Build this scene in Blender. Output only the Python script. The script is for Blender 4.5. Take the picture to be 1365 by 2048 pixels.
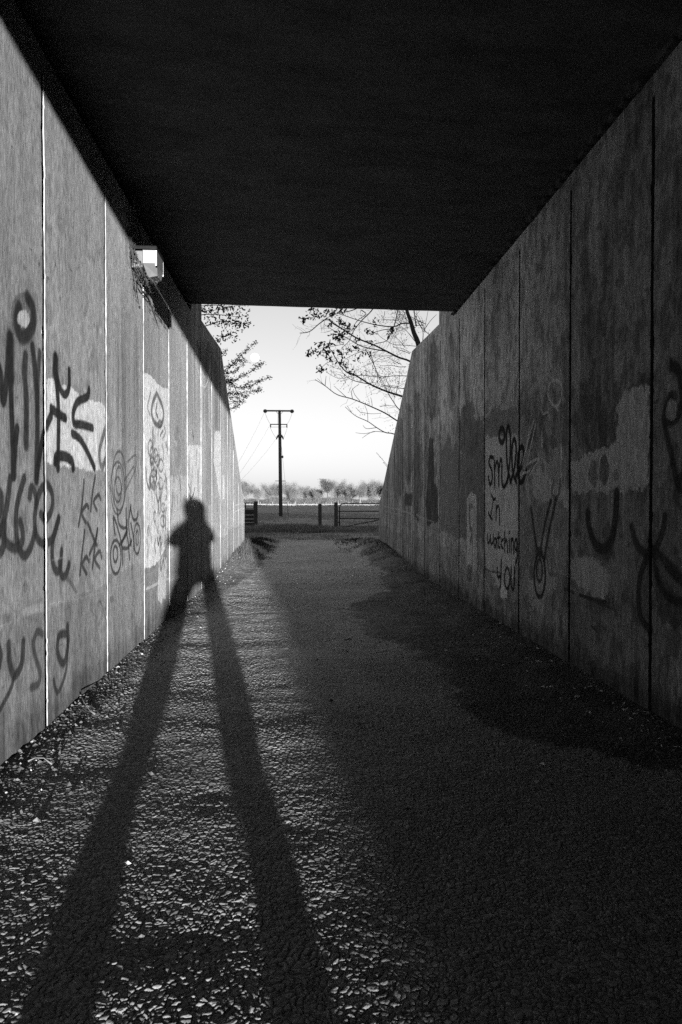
import bpy, bmesh, math, random
import numpy as np
from mathutils import Vector, Matrix
random.seed(7); np.random.seed(7)
for o in list(bpy.data.objects): bpy.data.objects.remove(o)
S = bpy.context.scene
COL = S.collection
R_ = math.radians

# ------------------------------------------------------------------ camera
F = 1365.0; H = 1.20                       # focal length in pixels of the 1365 px wide photo, eye height
L = 1.342; R = 1.954                         # distance to the left and right walls
cam = bpy.data.cameras.new('camera'); co = bpy.data.objects.new('camera', cam); COL.objects.link(co)
cam.sensor_fit = 'HORIZONTAL'; cam.sensor_width = 24.0; cam.lens = 24.0
cam.clip_start = 0.05; cam.clip_end = 9000
YAW = math.atan(82.9/F); PITCH = math.atan(19/F)
co.location = (0, 0, H)
co.rotation_euler = (math.pi/2-PITCH, 0, -YAW)
S.camera = co
CM = np.array(co.rotation_euler.to_matrix())
def ray(u, v):
    d = np.array([(u-682.5)/F, (1024-v)/F, -1.0]); return CM @ d
def on_x(u, v, X):
    d = ray(u, v); t = X/d[0]; return (t*d[1], H+t*d[2])          # -> (y, z) on the wall plane x=X
def on_ground(u, v, z=0):
    d = ray(u, v); t = (z-H)/d[2]; return (t*d[0], t*d[1])
def at(u, v, Y):
    d = ray(u, v); t = Y/d[1]; return Vector((t*d[0], Y, H+t*d[2]))

# ------------------------------------------------------------------ light
SUN_AZ = 0.140; SUN_SL = 0.044             # the rays run (-az, 1, -slope)
sd = Vector((-SUN_AZ, 1, -SUN_SL)).normalized()
elev = math.asin(-sd.z)
w = bpy.data.worlds.new('World'); S.world = w; w.use_nodes = True
nt = w.node_tree; nt.nodes.clear()
sky = nt.nodes.new('ShaderNodeTexSky'); sky.sky_type = 'NISHITA'; sky.sun_disc = False
sky.sun_elevation = elev; sky.sun_rotation = math.atan2(-sd.x, -sd.y); sky.air_density = 1.0; sky.dust_density = 0.0; sky.ozone_density = 1.0
sep = nt.nodes.new('ShaderNodeVectorMath'); sep.operation = 'DOT_PRODUCT'; sep.inputs[1].default_value = (.15, .45, .40)   # black-and-white conversion of the sky
bg = nt.nodes.new('ShaderNodeBackground'); wo = nt.nodes.new('ShaderNodeOutputWorld')
nt.links.new(sky.outputs[0], sep.inputs[0]); nt.links.new(sep.outputs['Value'], bg.inputs[0]); nt.links.new(bg.outputs[0], wo.inputs[0])
bg.inputs[1].default_value = 0.056
sl = bpy.data.lights.new('sun', 'SUN'); so = bpy.data.objects.new('sun', sl); COL.objects.link(so)
sl.energy = 5.0; sl.angle = R_(0.55); sl.color = (1, 1, 1)
so.rotation_euler = sd.to_track_quat('-Z', 'Y').to_euler()
S.view_settings.view_transform = 'Standard'; S.view_settings.look = 'None'
S.view_settings.exposure = 2.75; S.view_settings.gamma = 1.0
S.render.engine = 'CYCLES'
S.cycles.use_denoising = False
S.cycles.max_bounces = 6; S.cycles.diffuse_bounces = 2

# ------------------------------------------------------------------ helpers
def link(o, parent=None):
    COL.objects.link(o)
    if parent is not None: o.parent = parent
    return o
def tag(o, label=None, cat=None, group=None, kind=None):
    if label: o['label'] = label
    if cat: o['category'] = cat
    if group: o['group'] = group
    if kind: o['kind'] = kind
    return o
def thing(name, label, cat, loc=(0, 0, 0), group=None):
    o = bpy.data.objects.new(name, None); o.location = loc; o.empty_display_size = .2
    link(o); return tag(o, label, cat, group)
def np_mesh(name, V, Fc, mat, parent=None, smooth=True, attrs=None):
    """V (n,3) world coords, Fc (m,k) index array"""
    V = np.asarray(V, dtype=np.float32); Fc = np.asarray(Fc, dtype=np.int32)
    if parent is not None:
        V = V-np.array(world_loc(parent), dtype=np.float32)
    me = bpy.data.meshes.new(name)
    me.vertices.add(len(V)); me.vertices.foreach_set('co', V.ravel())
    m, k = Fc.shape
    me.loops.add(m*k); me.loops.foreach_set('vertex_index', Fc.ravel())
    me.polygons.add(m)
    me.polygons.foreach_set('loop_start', np.arange(0, m*k, k, dtype=np.int32))
    me.polygons.foreach_set('loop_total', np.full(m, k, dtype=np.int32))
    me.polygons.foreach_set('use_smooth', np.full(m, smooth, dtype=bool))
    me.update(calc_edges=True); me.validate()
    for an, arr in (attrs or {}).items():
        a = me.attributes.new(an, 'FLOAT', 'POINT'); a.data.foreach_set('value', np.asarray(arr, dtype=np.float32))
    me.materials.append(mat)
    o = bpy.data.objects.new(name, me); return link(o, parent)
def world_loc(o):
    p = Vector((0, 0, 0))
    while o is not None: p = p+o.location; o = o.parent
    return p
class MB:
    def __init__(s): s.v = []; s.f = []
    def add(s, vs, fs):
        n = len(s.v); s.v += [tuple(p) for p in vs]; s.f += [tuple(i+n for i in f) for f in fs]; return s
    def box(s, c, d, rz=0, bev=0):
        bm = bmesh.new(); bmesh.ops.create_cube(bm, size=1)
        for vv in bm.verts: vv.co = Vector((vv.co.x*d[0], vv.co.y*d[1], vv.co.z*d[2]))
        if bev: bmesh.ops.bevel(bm, geom=bm.edges[:], offset=bev, segments=2, affect='EDGES', profile=.6)
        M = Matrix.Translation(c) @ Matrix.Rotation(rz, 4, 'Z')
        for vv in bm.verts: vv.co = M @ vv.co
        bm.verts.index_update(); s.add([vv.co[:] for vv in bm.verts], [[q.index for q in f.verts] for f in bm.faces]); bm.free(); return s
    def tube(s, pts, r0, r1=None, n=6, cap=True):
        if r1 is None: r1 = r0
        pts = [Vector(p) for p in pts]; vs = []; fs = []; m = len(pts)
        rs = r0 if isinstance(r0, (list, tuple)) else [r0+(r1-r0)*i/(m-1) for i in range(m)]
        up = Vector((0.13, 0.21, 0.97)).normalized()
        for i, p in enumerate(pts):
            d = (pts[min(i+1, m-1)]-pts[max(i-1, 0)])
            if d.length < 1e-9: d = Vector((0, 0, 1))
            d.normalize()
            a = d.cross(up)
            if a.length < .1: a = d.cross(Vector((1, 0, 0)))
            a.normalize(); b = d.cross(a)
            for k in range(n):
                t = 2*math.pi*k/n; vs.append(p+(a*math.cos(t)+b*math.sin(t))*rs[i])
        for i in range(m-1):
            for k in range(n):
                fs.append((i*n+k, i*n+(k+1) % n, (i+1)*n+(k+1) % n, (i+1)*n+k))
        if cap: fs.append(tuple(range(n-1, -1, -1))); fs.append(tuple((m-1)*n+k for k in range(n)))
        return s.add(vs, fs)
    def lathe(s, c, prof, n=16, axis='Z'):
        vs = []; fs = []
        for (r, z) in prof:
            for k in range(n):
                t = 2*math.pi*k/n; p = (r*math.cos(t), r*math.sin(t), z)
                if axis == 'X': p = (z, r*math.cos(t), r*math.sin(t))
                if axis == 'Y': p = (r*math.cos(t), z, r*math.sin(t))
                vs.append((c[0]+p[0], c[1]+p[1], c[2]+p[2]))
        for i in range(len(prof)-1):
            for k in range(n): fs.append((i*n+k, i*n+(k+1) % n, (i+1)*n+(k+1) % n, (i+1)*n+k))
        return s.add(vs, fs)
    def prism(s, poly, x0, x1):
        """poly in (y,z), extruded along x"""
        n = len(poly); vs = [(x0, p[0], p[1]) for p in poly]+[(x1, p[0], p[1]) for p in poly]
        fs = [tuple(range(n)), tuple(range(2*n-1, n-1, -1))]+[(i, i+n, (i+1) % n+n, (i+1) % n) for i in range(n)]
        return s.add(vs, fs)
    def build(s, name, mat, parent=None, smooth=False, fixn=True):
        off = world_loc(parent) if parent is not None else Vector((0, 0, 0))
        me = bpy.data.meshes.new(name); me.from_pydata([tuple(Vector(p)-off) for p in s.v], [], s.f)
        if fixn:
            bm = bmesh.new(); bm.from_mesh(me); bmesh.ops.recalc_face_normals(bm, faces=bm.faces[:]); bm.to_mesh(me); bm.free()
        me.polygons.foreach_set('use_smooth', [smooth]*len(me.polygons)); me.update()
        me.materials.append(mat)
        return link(bpy.data.objects.new(name, me), parent)

def h2(ix, iy, seed=0):
    with np.errstate(over='ignore'):
        n = (ix.astype(np.int64)*374761393+iy.astype(np.int64)*668265263+seed*1442695041) & 0xffffffff
        n = ((n ^ (n >> 13))*1274126177) & 0xffffffff
        n = ((n ^ (n >> 15))*2246822519) & 0xffffffff
        n = n ^ (n >> 16)
    return (n & 0xffffff)/float(0xffffff)
def vn(x, y, seed=0):
    x = np.asarray(x, float); y = np.asarray(y, float)
    ix = np.floor(x); iy = np.floor(y); fx = x-ix; fy = y-iy
    fx = fx*fx*(3-2*fx); fy = fy*fy*(3-2*fy); ix = ix.astype(np.int64); iy = iy.astype(np.int64)
    a = h2(ix, iy, seed); b = h2(ix+1, iy, seed); c = h2(ix, iy+1, seed); d = h2(ix+1, iy+1, seed)
    return (a*(1-fx)+b*fx)*(1-fy)+(c*(1-fx)+d*fx)*fy
def fbm(x, y, seed=0, o=4):
    s = 0; a = .5; t = 0
    for i in range(o):
        s = s+a*vn(x*2**i, y*2**i, seed+i); t += a; a *= .55
    return s/t
def sst(a, b, x):
    t = np.clip((x-a)/(b-a), 0, 1); return t*t*(3-2*t)

# ------------------------------------------------------------------ materials (all neutral grey: the photograph is monochrome)
def mat(name, c, rough=.8, var=.25, scale=6., bump=.3, bscale=60., bdist=.004, spec=.3, metal=0, stretch=(1, 1, 1), attr=None, emit=None):
    m = bpy.data.materials.new(name); m.use_nodes = True; t = m.node_tree; N = t.nodes; K = t.links
    p = N['Principled BSDF']; p.inputs['Roughness'].default_value = rough; p.inputs['Metallic'].default_value = metal
    p.inputs['Specular IOR Level'].default_value = spec
    g = N.new('ShaderNodeNewGeometry'); mp = N.new('ShaderNodeMapping'); mp.inputs['Scale'].default_value = stretch
    K.new(g.outputs['Position'], mp.inputs[0])
    n1 = N.new('ShaderNodeTexNoise'); n1.inputs['Scale'].default_value = scale; n1.inputs['Detail'].default_value = 7; n1.inputs['Roughness'].default_value = .62
    K.new(mp.outputs[0], n1.inputs[0])
    mr = N.new('ShaderNodeMapRange'); mr.inputs[1].default_value = .25; mr.inputs[2].default_value = .75
    mr.inputs[3].default_value = 1-var; mr.inputs[4].default_value = 1+var
    K.new(n1.outputs[0], mr.inputs[0])
    mu = N.new('ShaderNodeMath'); mu.operation = 'MULTIPLY'; K.new(mr.outputs[0], mu.inputs[0])
    if attr:
        a = N.new('ShaderNodeAttribute'); a.attribute_name = attr; K.new(a.outputs['Fac'], mu.inputs[1])
    else: mu.inputs[1].default_value = c
    K.new(mu.outputs[0], p.inputs['Base Color'])
    if bump:
        n2 = N.new('ShaderNodeTexNoise'); n2.inputs['Scale'].default_value = bscale; n2.inputs['Detail'].default_value = 5
        K.new(mp.outputs[0], n2.inputs[0])
        b = N.new('ShaderNodeBump'); b.inputs['Strength'].default_value = bump; b.inputs['Distance'].default_value = bdist
        K.new(n2.outputs[0], b.inputs['Height']); K.new(b.outputs[0], p.inputs['Normal'])
    if emit:
        p.inputs['Emission Color'].default_value = (1, 1, 1, 1); p.inputs['Emission Strength'].default_value = emit
    return m
M = {}
# wall paint layer: painted tone x vertical streaks x fine pores
def wall_mat():
    m = mat('painted_concrete', .3, rough=.88, var=.26, scale=3.0, bump=.6, bscale=90, bdist=.002, stretch=(1, 7, .8), attr='tone', spec=.07)
    t = m.node_tree; N = t.nodes; K = t.links
    mu = [n for n in N if n.type == 'MATH'][0]; p = N['Principled BSDF']
    g = N.new('ShaderNodeNewGeometry')
    sp = N.new('ShaderNodeTexNoise'); sp.inputs['Scale'].default_value = 55; sp.inputs['Detail'].default_value = 4
    mp = N.new('ShaderNodeMapping'); mp.inputs['Scale'].default_value = (1, 1.5, .35); K.new(g.outputs['Position'], mp.inputs[0]); K.new(mp.outputs[0], sp.inputs[0])
    mr = N.new('ShaderNodeMapRange'); mr.inputs[1].default_value = .3; mr.inputs[2].default_value = .7; mr.inputs[3].default_value = .62; mr.inputs[4].default_value = 1.34
    K.new(sp.outputs[0], mr.inputs[0])
    m2 = N.new('ShaderNodeMath'); m2.operation = 'MULTIPLY'; K.new(mu.outputs[0], m2.inputs[0]); K.new(mr.outputs[0], m2.inputs[1])
    K.new(m2.outputs[0], p.inputs['Base Color'])
    return m
M['wall'] = wall_mat()
M['core'] = mat('joint_filler', .04, var=.3, scale=10)
M['concrete'] = mat('raw_concrete', .15, var=.25, scale=2.2, bump=.4, bscale=40, stretch=(1, 4, 1))
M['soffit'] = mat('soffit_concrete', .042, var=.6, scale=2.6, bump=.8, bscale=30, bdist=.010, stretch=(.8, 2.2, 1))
M['path'] = mat('worn_asphalt', .12, rough=.62, var=.35, scale=30, bump=.35, bscale=260, bdist=.0015, attr='tone', spec=.3)
M['soil'] = mat('embankment_grass', .05, var=.4, scale=2, bump=.8, bscale=8, bdist=.1)
M['wood'] = mat('weathered_wood', .075, var=.3, scale=12, bump=.5, bscale=50, stretch=(6, 6, .6))
M['metal_dark'] = mat('dark_metal', .07, rough=.5, metal=.2, var=.15)
M['galv'] = mat('galvanised_steel', .20, rough=.55, metal=.3, var=.2)
M['bark'] = mat('bark', .05, var=.35, scale=14, bump=.6, bscale=30, bdist=.01)
M['leaf'] = mat('leaf', .045, var=.3, scale=20, bump=0)
M['blade'] = mat('grass_blade', .29, var=.45, scale=3, bump=0)
M['litter'] = mat('leaf_litter', .11, rough=.7, var=.7, scale=40, bump=0)
M['pale'] = mat('pale_grit', .30, rough=.6, var=.2, scale=30, bump=.2)
M['lens'] = mat('lamp_diffuser', .072, rough=.35, var=.18, scale=25, bump=.1, spec=.5)
M['cloth'] = mat('dark_cloth', .05, var=.2, scale=30)
M['skin'] = mat('skin', .35, var=.08, scale=30, rough=.55)
M['moon'] = mat('moon_rock', .8, var=.05, scale=.02, bump=0, emit=.17)

# ------------------------------------------------------------------ graffiti / repaint layers, traced onto the wall planes
def zt(u, v, ox, oy, s): return (ox+u/s, oy+v/s)
class Paint:
    def __init__(s, X): s.X = X; s.ops = []; s.z = (0, 0, 1)
    def frame(s, ox, oy, sc): s.z = (ox, oy, sc)
    def m(s, pts):
        return np.array([on_x(s.z[0]+u/s.z[2], s.z[1]+v/s.z[2], s.X) for u, v in pts])
    def smooth(s, P, closed=False):
        if len(P) < 3: return P
        out = []; n = len(P)
        rng = range(n) if closed else range(n-1)
        for i in rng:
            p0 = P[(i-1) % n] if closed or i > 0 else P[0]; p1 = P[i]; p2 = P[(i+1) % n]
            p3 = P[(i+2) % n] if closed or i+2 < n else P[-1]
            for k in range(5):
                t = k/5; out.append(.5*((2*p1)+(-p0+p2)*t+(2*p0-5*p1+4*p2-p3)*t*t+(-p0+3*p1-3*p2+p3)*t**3))
        out.append(P[0] if closed else P[-1]); return np.array(out)
    def st(s, pts, r=.018, val=.035, al=.9, soft=.6, closed=False, drip=0):
        val = val*.45 if val < .15 else val*s.k; s.ops.append(('s', s.smooth(s.m(pts), closed), r*(1.2 if r < .026 else .92), val*.7, min(1, al*1.1), soft*.55))
        if r > .016 and val < .06: s.ops.append(('s', s.smooth(s.m(pts), closed), r*1.9, val*2, .12, 1.2))
    def ell(s, cu, cv, ru, rv, r=.012, val=.04, al=.85, soft=.6):
        s.st([(cu+ru*math.cos(t), cv+rv*math.sin(t)) for t in np.linspace(0, 2*math.pi, 14)[:-1]], r, val, al, soft, closed=True)
    def fill(s, pts, val, al=1., jag=.012, mode='set', round_=False):
        P = s.m(pts); P = s.smooth(P, True) if round_ else P
        if mode == 'set': val = val*s.k*(1 if val > .15 else .7)
        s.ops.append(('p', P, val, al, jag, mode))
    def fe(s, cu, cv, ru, rv, val, al=1., jag=.006):
        s.fill([(cu+ru*math.cos(t), cv+rv*math.sin(t)) for t in np.linspace(0, 2*math.pi, 22)[:-1]], val, al, jag)
    def apply(s, y, z, T):
        for op in s.ops:
            P = op[1]
            pad = .12 if op[0] == 's' else .06
            lo = P.min(0)-pad; hi = P.max(0)+pad
            ix = np.nonzero((y > lo[0]) & (y < hi[0]) & (z > lo[1]) & (z < hi[1]))[0]
            if not len(ix): continue
            yy = y[ix]; zz = z[ix]
            if op[0] == 'p':
                _, P, val, al, jag, mode = op
                jy = (vn(yy*22, zz*22, 5)-.5)*2*jag+(vn(yy*60, zz*60, 15)-.5)*jag; jz = (vn(yy*18, zz*22, 9)-.5)*2*jag+(vn(yy*60, zz*60, 19)-.5)*jag
                y2 = yy+jy; z2 = zz+jz; ins = np.zeros(len(ix), bool); n = len(P)
                for i in range(n):
                    a = P[i]; b = P[(i+1) % n]
                    if abs(a[1]-b[1]) < 1e-9: continue
                    c = ((a[1] > z2) != (b[1] > z2)) & (y2 < (b[0]-a[0])*(z2-a[1])/(b[1]-a[1])+a[0]); ins ^= c
                k = al*ins
                # worn paint: streaky loss
                k = k*(.86+.14*sst(.25, .45, vn(yy*26, zz*5, 33)))
                if mode == 'set': T[ix] = T[ix]*(1-k)+val*k*(.9+.2*fbm(yy*9, zz*2.5, 71, 3))
                else: T[ix] = T[ix]*(1-k+val*k)
            else:
                _, P, r, val, al, soft = op
                d = np.full(len(ix), 9.)
                for i in range(len(P)-1):
                    a = P[i]; b = P[i+1]; ab = b-a; q = ab@ab
                    t = np.clip(((yy-a[0])*ab[0]+(zz-a[1])*ab[1])/max(q, 1e-12), 0, 1)
                    d = np.minimum(d, (yy-a[0]-t*ab[0])**2+(zz-a[1]-t*ab[1])**2)
                d = np.sqrt(d); k = al*(1-sst(r*(1-soft*.55), r*(1+soft*.75), d))
                k = k*(.95+.05*vn(yy*40, zz*40, 44))
                T[ix] = T[ix]*(1-k)+val*k
        return T
PL = Paint(-L); PR = Paint(R); PL.k = .92; PR.k = 1.08
# ---- left wall, the near panels
PL.frame(0, 500, 3.9)
PL.fill([(400, 500), (450, 470), (530, 480), (540, 350), (610, 350), (640, 440), (700, 500), (730, 800), (650, 900), (380, 900)], 1.10, .8, .03, 'mul')
PL.fill([(368, 1010), (410, 1005), (450, 1060), (510, 1065), (570, 1080), (620, 1120), (720, 1170), (800, 1200), (832, 1230), (834, 1727), (740, 1722), (560, 1697), (440, 1672), (368, 1665)], .47)
PL.fe(175, 515, 93, 195, .055, .55)
PL.st([(215, 370), (255, 450), (262, 560), (225, 650), (170, 680), (140, 620), (130, 540), (150, 450)], .040, .03, .85, 1)
PL.fe(185, 535, 48, 66, .27, .95)
K = dict(r=.030, val=.030, al=.93, soft=.75)
PL.st([(-30, 860), (0, 960), (25, 1180), (55, 960), (80, 690)], **K)
PL.st([(82, 680), (80, 900), (88, 1200), (100, 1500), (107, 1760)], **K)
PL.st([(80, 700), (78, 860), (84, 980)], .05, .03, .8, 1)
PL.st([(107, 1760), (118, 1540), (134, 1395)], **K)
PL.st([(200, 830), (190, 950), (205, 1150), (205, 1520)], .034, .035, .85, 1)
PL.st([(255, 760), (280, 1000), (293, 1300), (290, 1560), (285, 1790)], .034, .032, .88, .9)
PL.st([(310, 800), (298, 1000), (293, 1250)], .026, .035, .8, 1)
PL.st([(285, 1790), (312, 1600), (345, 1430), (400, 1290)], **K)
PL.st([(434, 840), (432, 950), (452, 1150), (458, 1350), (453, 1700)], .024, .028, .95, .5)
PL.st([(434, 850), (432, 960)], .045, .03, .9, .9)
PL.st([(440, 960), (470, 1080), (510, 1128), (540, 1070), (541, 940)], .028, .03, .92, .6)
PL.st([(402, 1235), (440, 1268), (512, 1312)], .030, .03, .93, .6)
PL.st([(432, 1650), (445, 1610), (510, 1612), (560, 1645), (572, 1700)], .034, .03, .95, .5)
PL.st([(695, 1090), (680, 1145), (610, 1180), (575, 1260), (580, 1350), (640, 1362), (722, 1388)], .030, .035, .93, .6)
PL.st([(566, 1430), (625, 1475), (680, 1570), (738, 1700)], .030, .035, .93, .6)
PL.st([(828, 1380), (790, 1500), (775, 1600), (795, 1695), (820, 1640)], .022, .05, .7, .8)
PL.ell(930, 1800, 55, 230, .009, .10, .7); PL.ell(930, 1800, 25, 110, .009, .10, .7)
PL.st([(985, 1870), (1060, 1700), (1060, 1600), (1000, 1650)], .008, .11, .6)
PL.frame(0, 950, 3.413)
for pts in [[(70, 25), (52, 180), (20, 330), (-20, 420)], [(-10, 110), (10, 150), (5, 240), (-20, 300)], [(0, 400), (30, 330), (30, 430), (62, 480), (110, 500), (152, 455), (155, 390), (140, 320)],
            [(165, 25), (135, 130), (112, 250), (112, 400), (130, 500), (172, 552), (215, 480), (240, 380)], [(-20, 560), (20, 500), (30, 420)],
            [(205, 150), (215, 88), (240, 120), (248, 200), (238, 300), (248, 410), (282, 462), (322, 466), (362, 430), (385, 360), (402, 296)],
            [(248, 200), (275, 110), (320, 65), (356, 130), (355, 230), (315, 302), (280, 268)],
            [(402, 296), (365, 430), (356, 560), (378, 650), (410, 640), (420, 520)], [(405, 600), (418, 680), (445, 690), (472, 610)]]:
    PL.st(pts, .021, .045, .85, .7)
PL.st([(470, 610), (458, 700), (490, 745), (520, 800)], .014, .09, .5, 1)
for pts in [[(573, 40), (560, 200), (537, 345)], [(605, 225), (590, 205), (558, 262), (588, 325)], [(650, 10), (632, 120), (620, 245)], [(687, 165), (672, 135), (640, 185), (662, 240)],
            [(600, 330), (635, 420), (662, 480)], [(664, 370), (650, 450), (612, 540)], [(578, 385), (560, 540), (547, 682)], [(608, 590), (590, 560), (562, 612), (592, 675)],
            [(667, 370), (648, 500), (632, 635)], [(693, 565), (680, 520), (648, 575), (678, 632)]]:
    PL.st(pts, .013, .06, .8, .6)
PL.ell(805, 100, 25, 85, .008, .08, .7); PL.ell(805, 90, 48, 180, .008, .08, .7)
PL.st([(850, 40), (915, -60)], .008, .1, .6)
PL.st([(800, 240), (815, 340), (860, 360), (870, 310)], .012, .06, .8)
for pts in [[(785, 410), (775, 290), (800, 350), (830, 480), (838, 610)], [(815, 480), (855, 420), (870, 390)], [(862, 230), (865, 380), (878, 470), (885, 575)], [(895, 210), (880, 330), (895, 480)],
            [(893, 220), (910, 300), (935, 300), (942, 255)], [(870, 370), (830, 480), (870, 500), (900, 450)], [(895, 330), (912, 430), (915, 510)]]:
    PL.st(pts, .013, .06, .8, .6)
PL.ell(790, 560, 36, 115, .012, .06, .8); PL.ell(788, 540, 15, 55, .011, .06, .8)
PL.ell(937, 435, 22, 105, .011, .06, .8); PL.ell(938, 430, 9, 50, .010, .07, .7)
PL.st([(905, 600), (910, 700)], .006, .08, .5)
K = dict(r=.020, val=.045, al=.85, soft=.9)
PL.st([(60, 1155), (65, 1270), (98, 1370), (148, 1290), (160, 1140)], **K); PL.st([(98, 1370), (70, 1470), (-20, 1640)], .013, .05, .8, .6)
PL.st([(-20, 1160), (2, 1220), (-5, 1300)], **K)
PL.st([(288, 1085), (255, 1070), (228, 1150), (242, 1250), (272, 1340), (262, 1425), (212, 1450)], .017, .06, .75, 1)
PL.st([(460, 1030), (464, 1150), (440, 1280), (405, 1255), (392, 1180), (405, 1095), (455, 1085)], **K)
PL.st([(462, 1130), (450, 1340), (395, 1485), (366, 1400)], .014, .05, .75, .8)
# pale scratch lines that run the length of the wall, and rubbed marks
for v0, pts in [(0, [(335, 880), (440, 862), (560, 840), (640, 815), (735, 785), (850, 745), (985, 690), (1170, 610)]), (1, [(0, 1030), (80, 1000)]), (2, [(355, 578), (455, 560)]), (3, [(995, 780), (1080, 740), (1110, 720), (1190, 690)])]:
    PL.st(pts, .004, .42, .22, .6)
PL.st([(160, 940), (200, 925), (240, 915), (285, 905)], .018, .45, .35, 1)
PL.st([(680, 860), (700, 900), (712, 960)], .006, .1, .6); PL.st([(620, 925), (665, 980)], .005, .12, .5)
PL.fe(175, 760, 12, 45, .11, .6); PL.fe(765, 850, 14, 25, .1, .6); PL.fe(900, 960, 12, 30, .13, .5)
# ---- left wall, further panels
PL.frame(250, 700, 3.723)
PL.fill([(143, 165), (185, 190), (220, 225), (250, 260), (330, 300), (334, 1300), (300, 1480), (250, 1580), (200, 1610), (147, 1632)], .50)
PL.fill([(250, 1560), (312, 1550), (305, 1860), (245, 1870)], .44, .8, .03)
PL.st([(235, 325), (205, 400), (200, 480), (225, 545), (265, 560), (288, 500), (280, 420), (238, 325)], .022, .12, .75, .9)
PL.st([(238, 400), (230, 460), (245, 500)], .016, .10, .7); PL.ell(262, 550, 16, 24, .012, .14, .7)
PL.st([(190, 320), (170, 420), (185, 480)], .012, .14, .6)
rr = random.Random(3)
for k in range(60):
    u = rr.uniform(160, 320); v = rr.uniform(560, 1470); l = rr.uniform(30, 130); du = rr.uniform(-16, 16)
    PL.st([(u, v), (u+du, v+l*.5), (u+du*rr.uniform(-1, 2), v+l)], rr.uniform(.009, .022), rr.uniform(.12, .3), rr.uniform(.4, .8), .9)
for k in range(14):
    u = rr.uniform(175, 310); v = rr.uniform(650, 1350); PL.ell(u, v, rr.uniform(8, 20), rr.uniform(25, 70), .010, .13, .6)
PL.fe(215, 1010, 18, 45, .13, .7); PL.st([(155, 880), (165, 990), (185, 1030), (190, 960)], .016, .10, .7)
PL.st([(240, 1390), (250, 1450), (262, 1380), (270, 1445)], .014, .08, .8); PL.st([(262, 1580), (268, 1640), (285, 1560), (292, 1620)], .014, .1, .7)
PL.fill([(335, 950), (462, 950), (462, 1290), (335, 1500)], .42, .7, .05)
PL.ell(372, 800, 16, 120, .010, .5, .7); PL.ell(402, 770, 20, 130, .010, .5, .7); PL.st([(360, 780), (375, 880), (395, 950), (415, 860)], .010, .5, .7)
PL.fe(385, 620, 22, 60, .17, .6); PL.fe(390, 800, 22, 90, .18, .5)
for k in range(22):
    u = rr.uniform(345, 455); v = rr.uniform(940, 1400); l = rr.uniform(50, 160); PL.st([(u, v), (u+rr.uniform(-8, 8), v+l)], rr.uniform(.010, .03), rr.choice([.17, .5, .22, .52]), .55, 1)
PL.fill([(468, 712), (490, 705), (566, 715), (566, 1120), (520, 1180), (468, 1150)], .52, .9, .02)
PL.st([(505, 620), (512, 655)], .014, .08, .8)
for k in range(12):
    u = rr.uniform(474, 560); v = rr.uniform(720, 1100); l = rr.uniform(70, 200); PL.st([(u, v), (u+rr.uniform(-4, 4), v+l)], rr.uniform(.012, .03), rr.choice([.25, .3, .2]), .5, 1)
PL.st([(474, 1000), (486, 1045), (489, 1110)], .013, .07, .8); PL.st([(478, 1070), (492, 1110), (512, 1070), (520, 1030)], .013, .07, .8)
PL.fill([(606, 560), (645, 600), (645, 1150), (606, 1150)], .19, .6, .01)
PL.fill([(670, 600), (712, 612), (714, 1090), (698, 1060), (685, 950), (660, 830)], .55, .9, .02)
PL.fill([(728, 930), (742, 930), (744, 1110), (728, 1112)], .55, .9, .01)
PL.st([(800, 1170), (850, 1148), (895, 1140)], .012, .6, .8); PL.st([(800, 1215), (850, 1190), (893, 1178)], .012, .6, .8)
PL.st([(160, 1080), (200, 1080), (230, 1050), (320, 1050)], .006, .6, .6); PL.st([(200, 1395), (290, 1370), (400, 1340), (460, 1320)], .010, .62, .6)
PL.st([(160, 1780), (245, 1738), (330, 1700)], .010, .6, .6)
# arcs sprayed high on the left wing
PL.frame(200, 400, 4.55)
PL.fill([(870, 1260), (1000, 1290), (1010, 1480), (985, 1580), (950, 1600), (915, 1520)], .11, .75, .03)
PL.fill([(1000, 1330), (1095, 1400), (1100, 1700), (1060, 1720), (1020, 1560)], .15, .7, .03)
PL.st([(868, 1230), (875, 1420), (905, 1600), (945, 1702), (980, 1650), (1008, 1480)], .016, .55, .85, .6)
for q in range(6):
    PL.st([(902-q, 1110+q*38), (925, 1180+q*38), (942, 1215+q*38), (962, 1170+q*36), (982, 1080+q*36)], .009, .42, .75, .6)
PL.st([(1035, 1390), (1070, 1480), (1085, 1640)], .05, .34, .6, 1)
# ---- right wall
PR.frame(750, 600, 3.15)
for (a, b, c, d_, vv) in [(250, 560, 290, 1400, .55), (330, 240, 400, 760, .72), (195, 640, 232, 1160, .6), (140, 720, 178, 1250, .7), (352, 200, 385, 520, .7), (470, 200, 500, 720, .75), (560, 330, 600, 640, .8)]:
    PR.fill([(a, b), (c, b+40), (c+4, d_-60), ((a+c)/2, d_), (a-4, d_-40)], vv*.72, .85, .05, 'mul')
PR.fill([(345, 860), (370, 875), (376, 1150), (396, 1180), (402, 1400), (330, 1420), (322, 1300), (332, 1160), (340, 920)], .055, .9, .03)
PR.fill([(190, 1218), (236, 1222), (236, 1300), (190, 1296)], .06, .9, .02)
PR.fill([(415, 960), (440, 930), (452, 870), (466, 838), (480, 880), (486, 960), (525, 940), (527, 1500), (415, 1450)], .17, .9, .02)
PR.fill([(530, 770), (560, 650), (590, 630), (618, 608), (628, 740), (655, 755), (688, 735), (690, 1000), (650, 960), (600, 980), (530, 960)], .10, .75, .05)
PR.fill([(530, 980), (690, 960), (690, 1520), (530, 1500)], .15, .8, .04)
PR.fill([(583, 1250), (610, 1202), (640, 1240), (643, 1700), (622, 1720), (604, 1660), (578, 1672)], .46, .85, .02)
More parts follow.
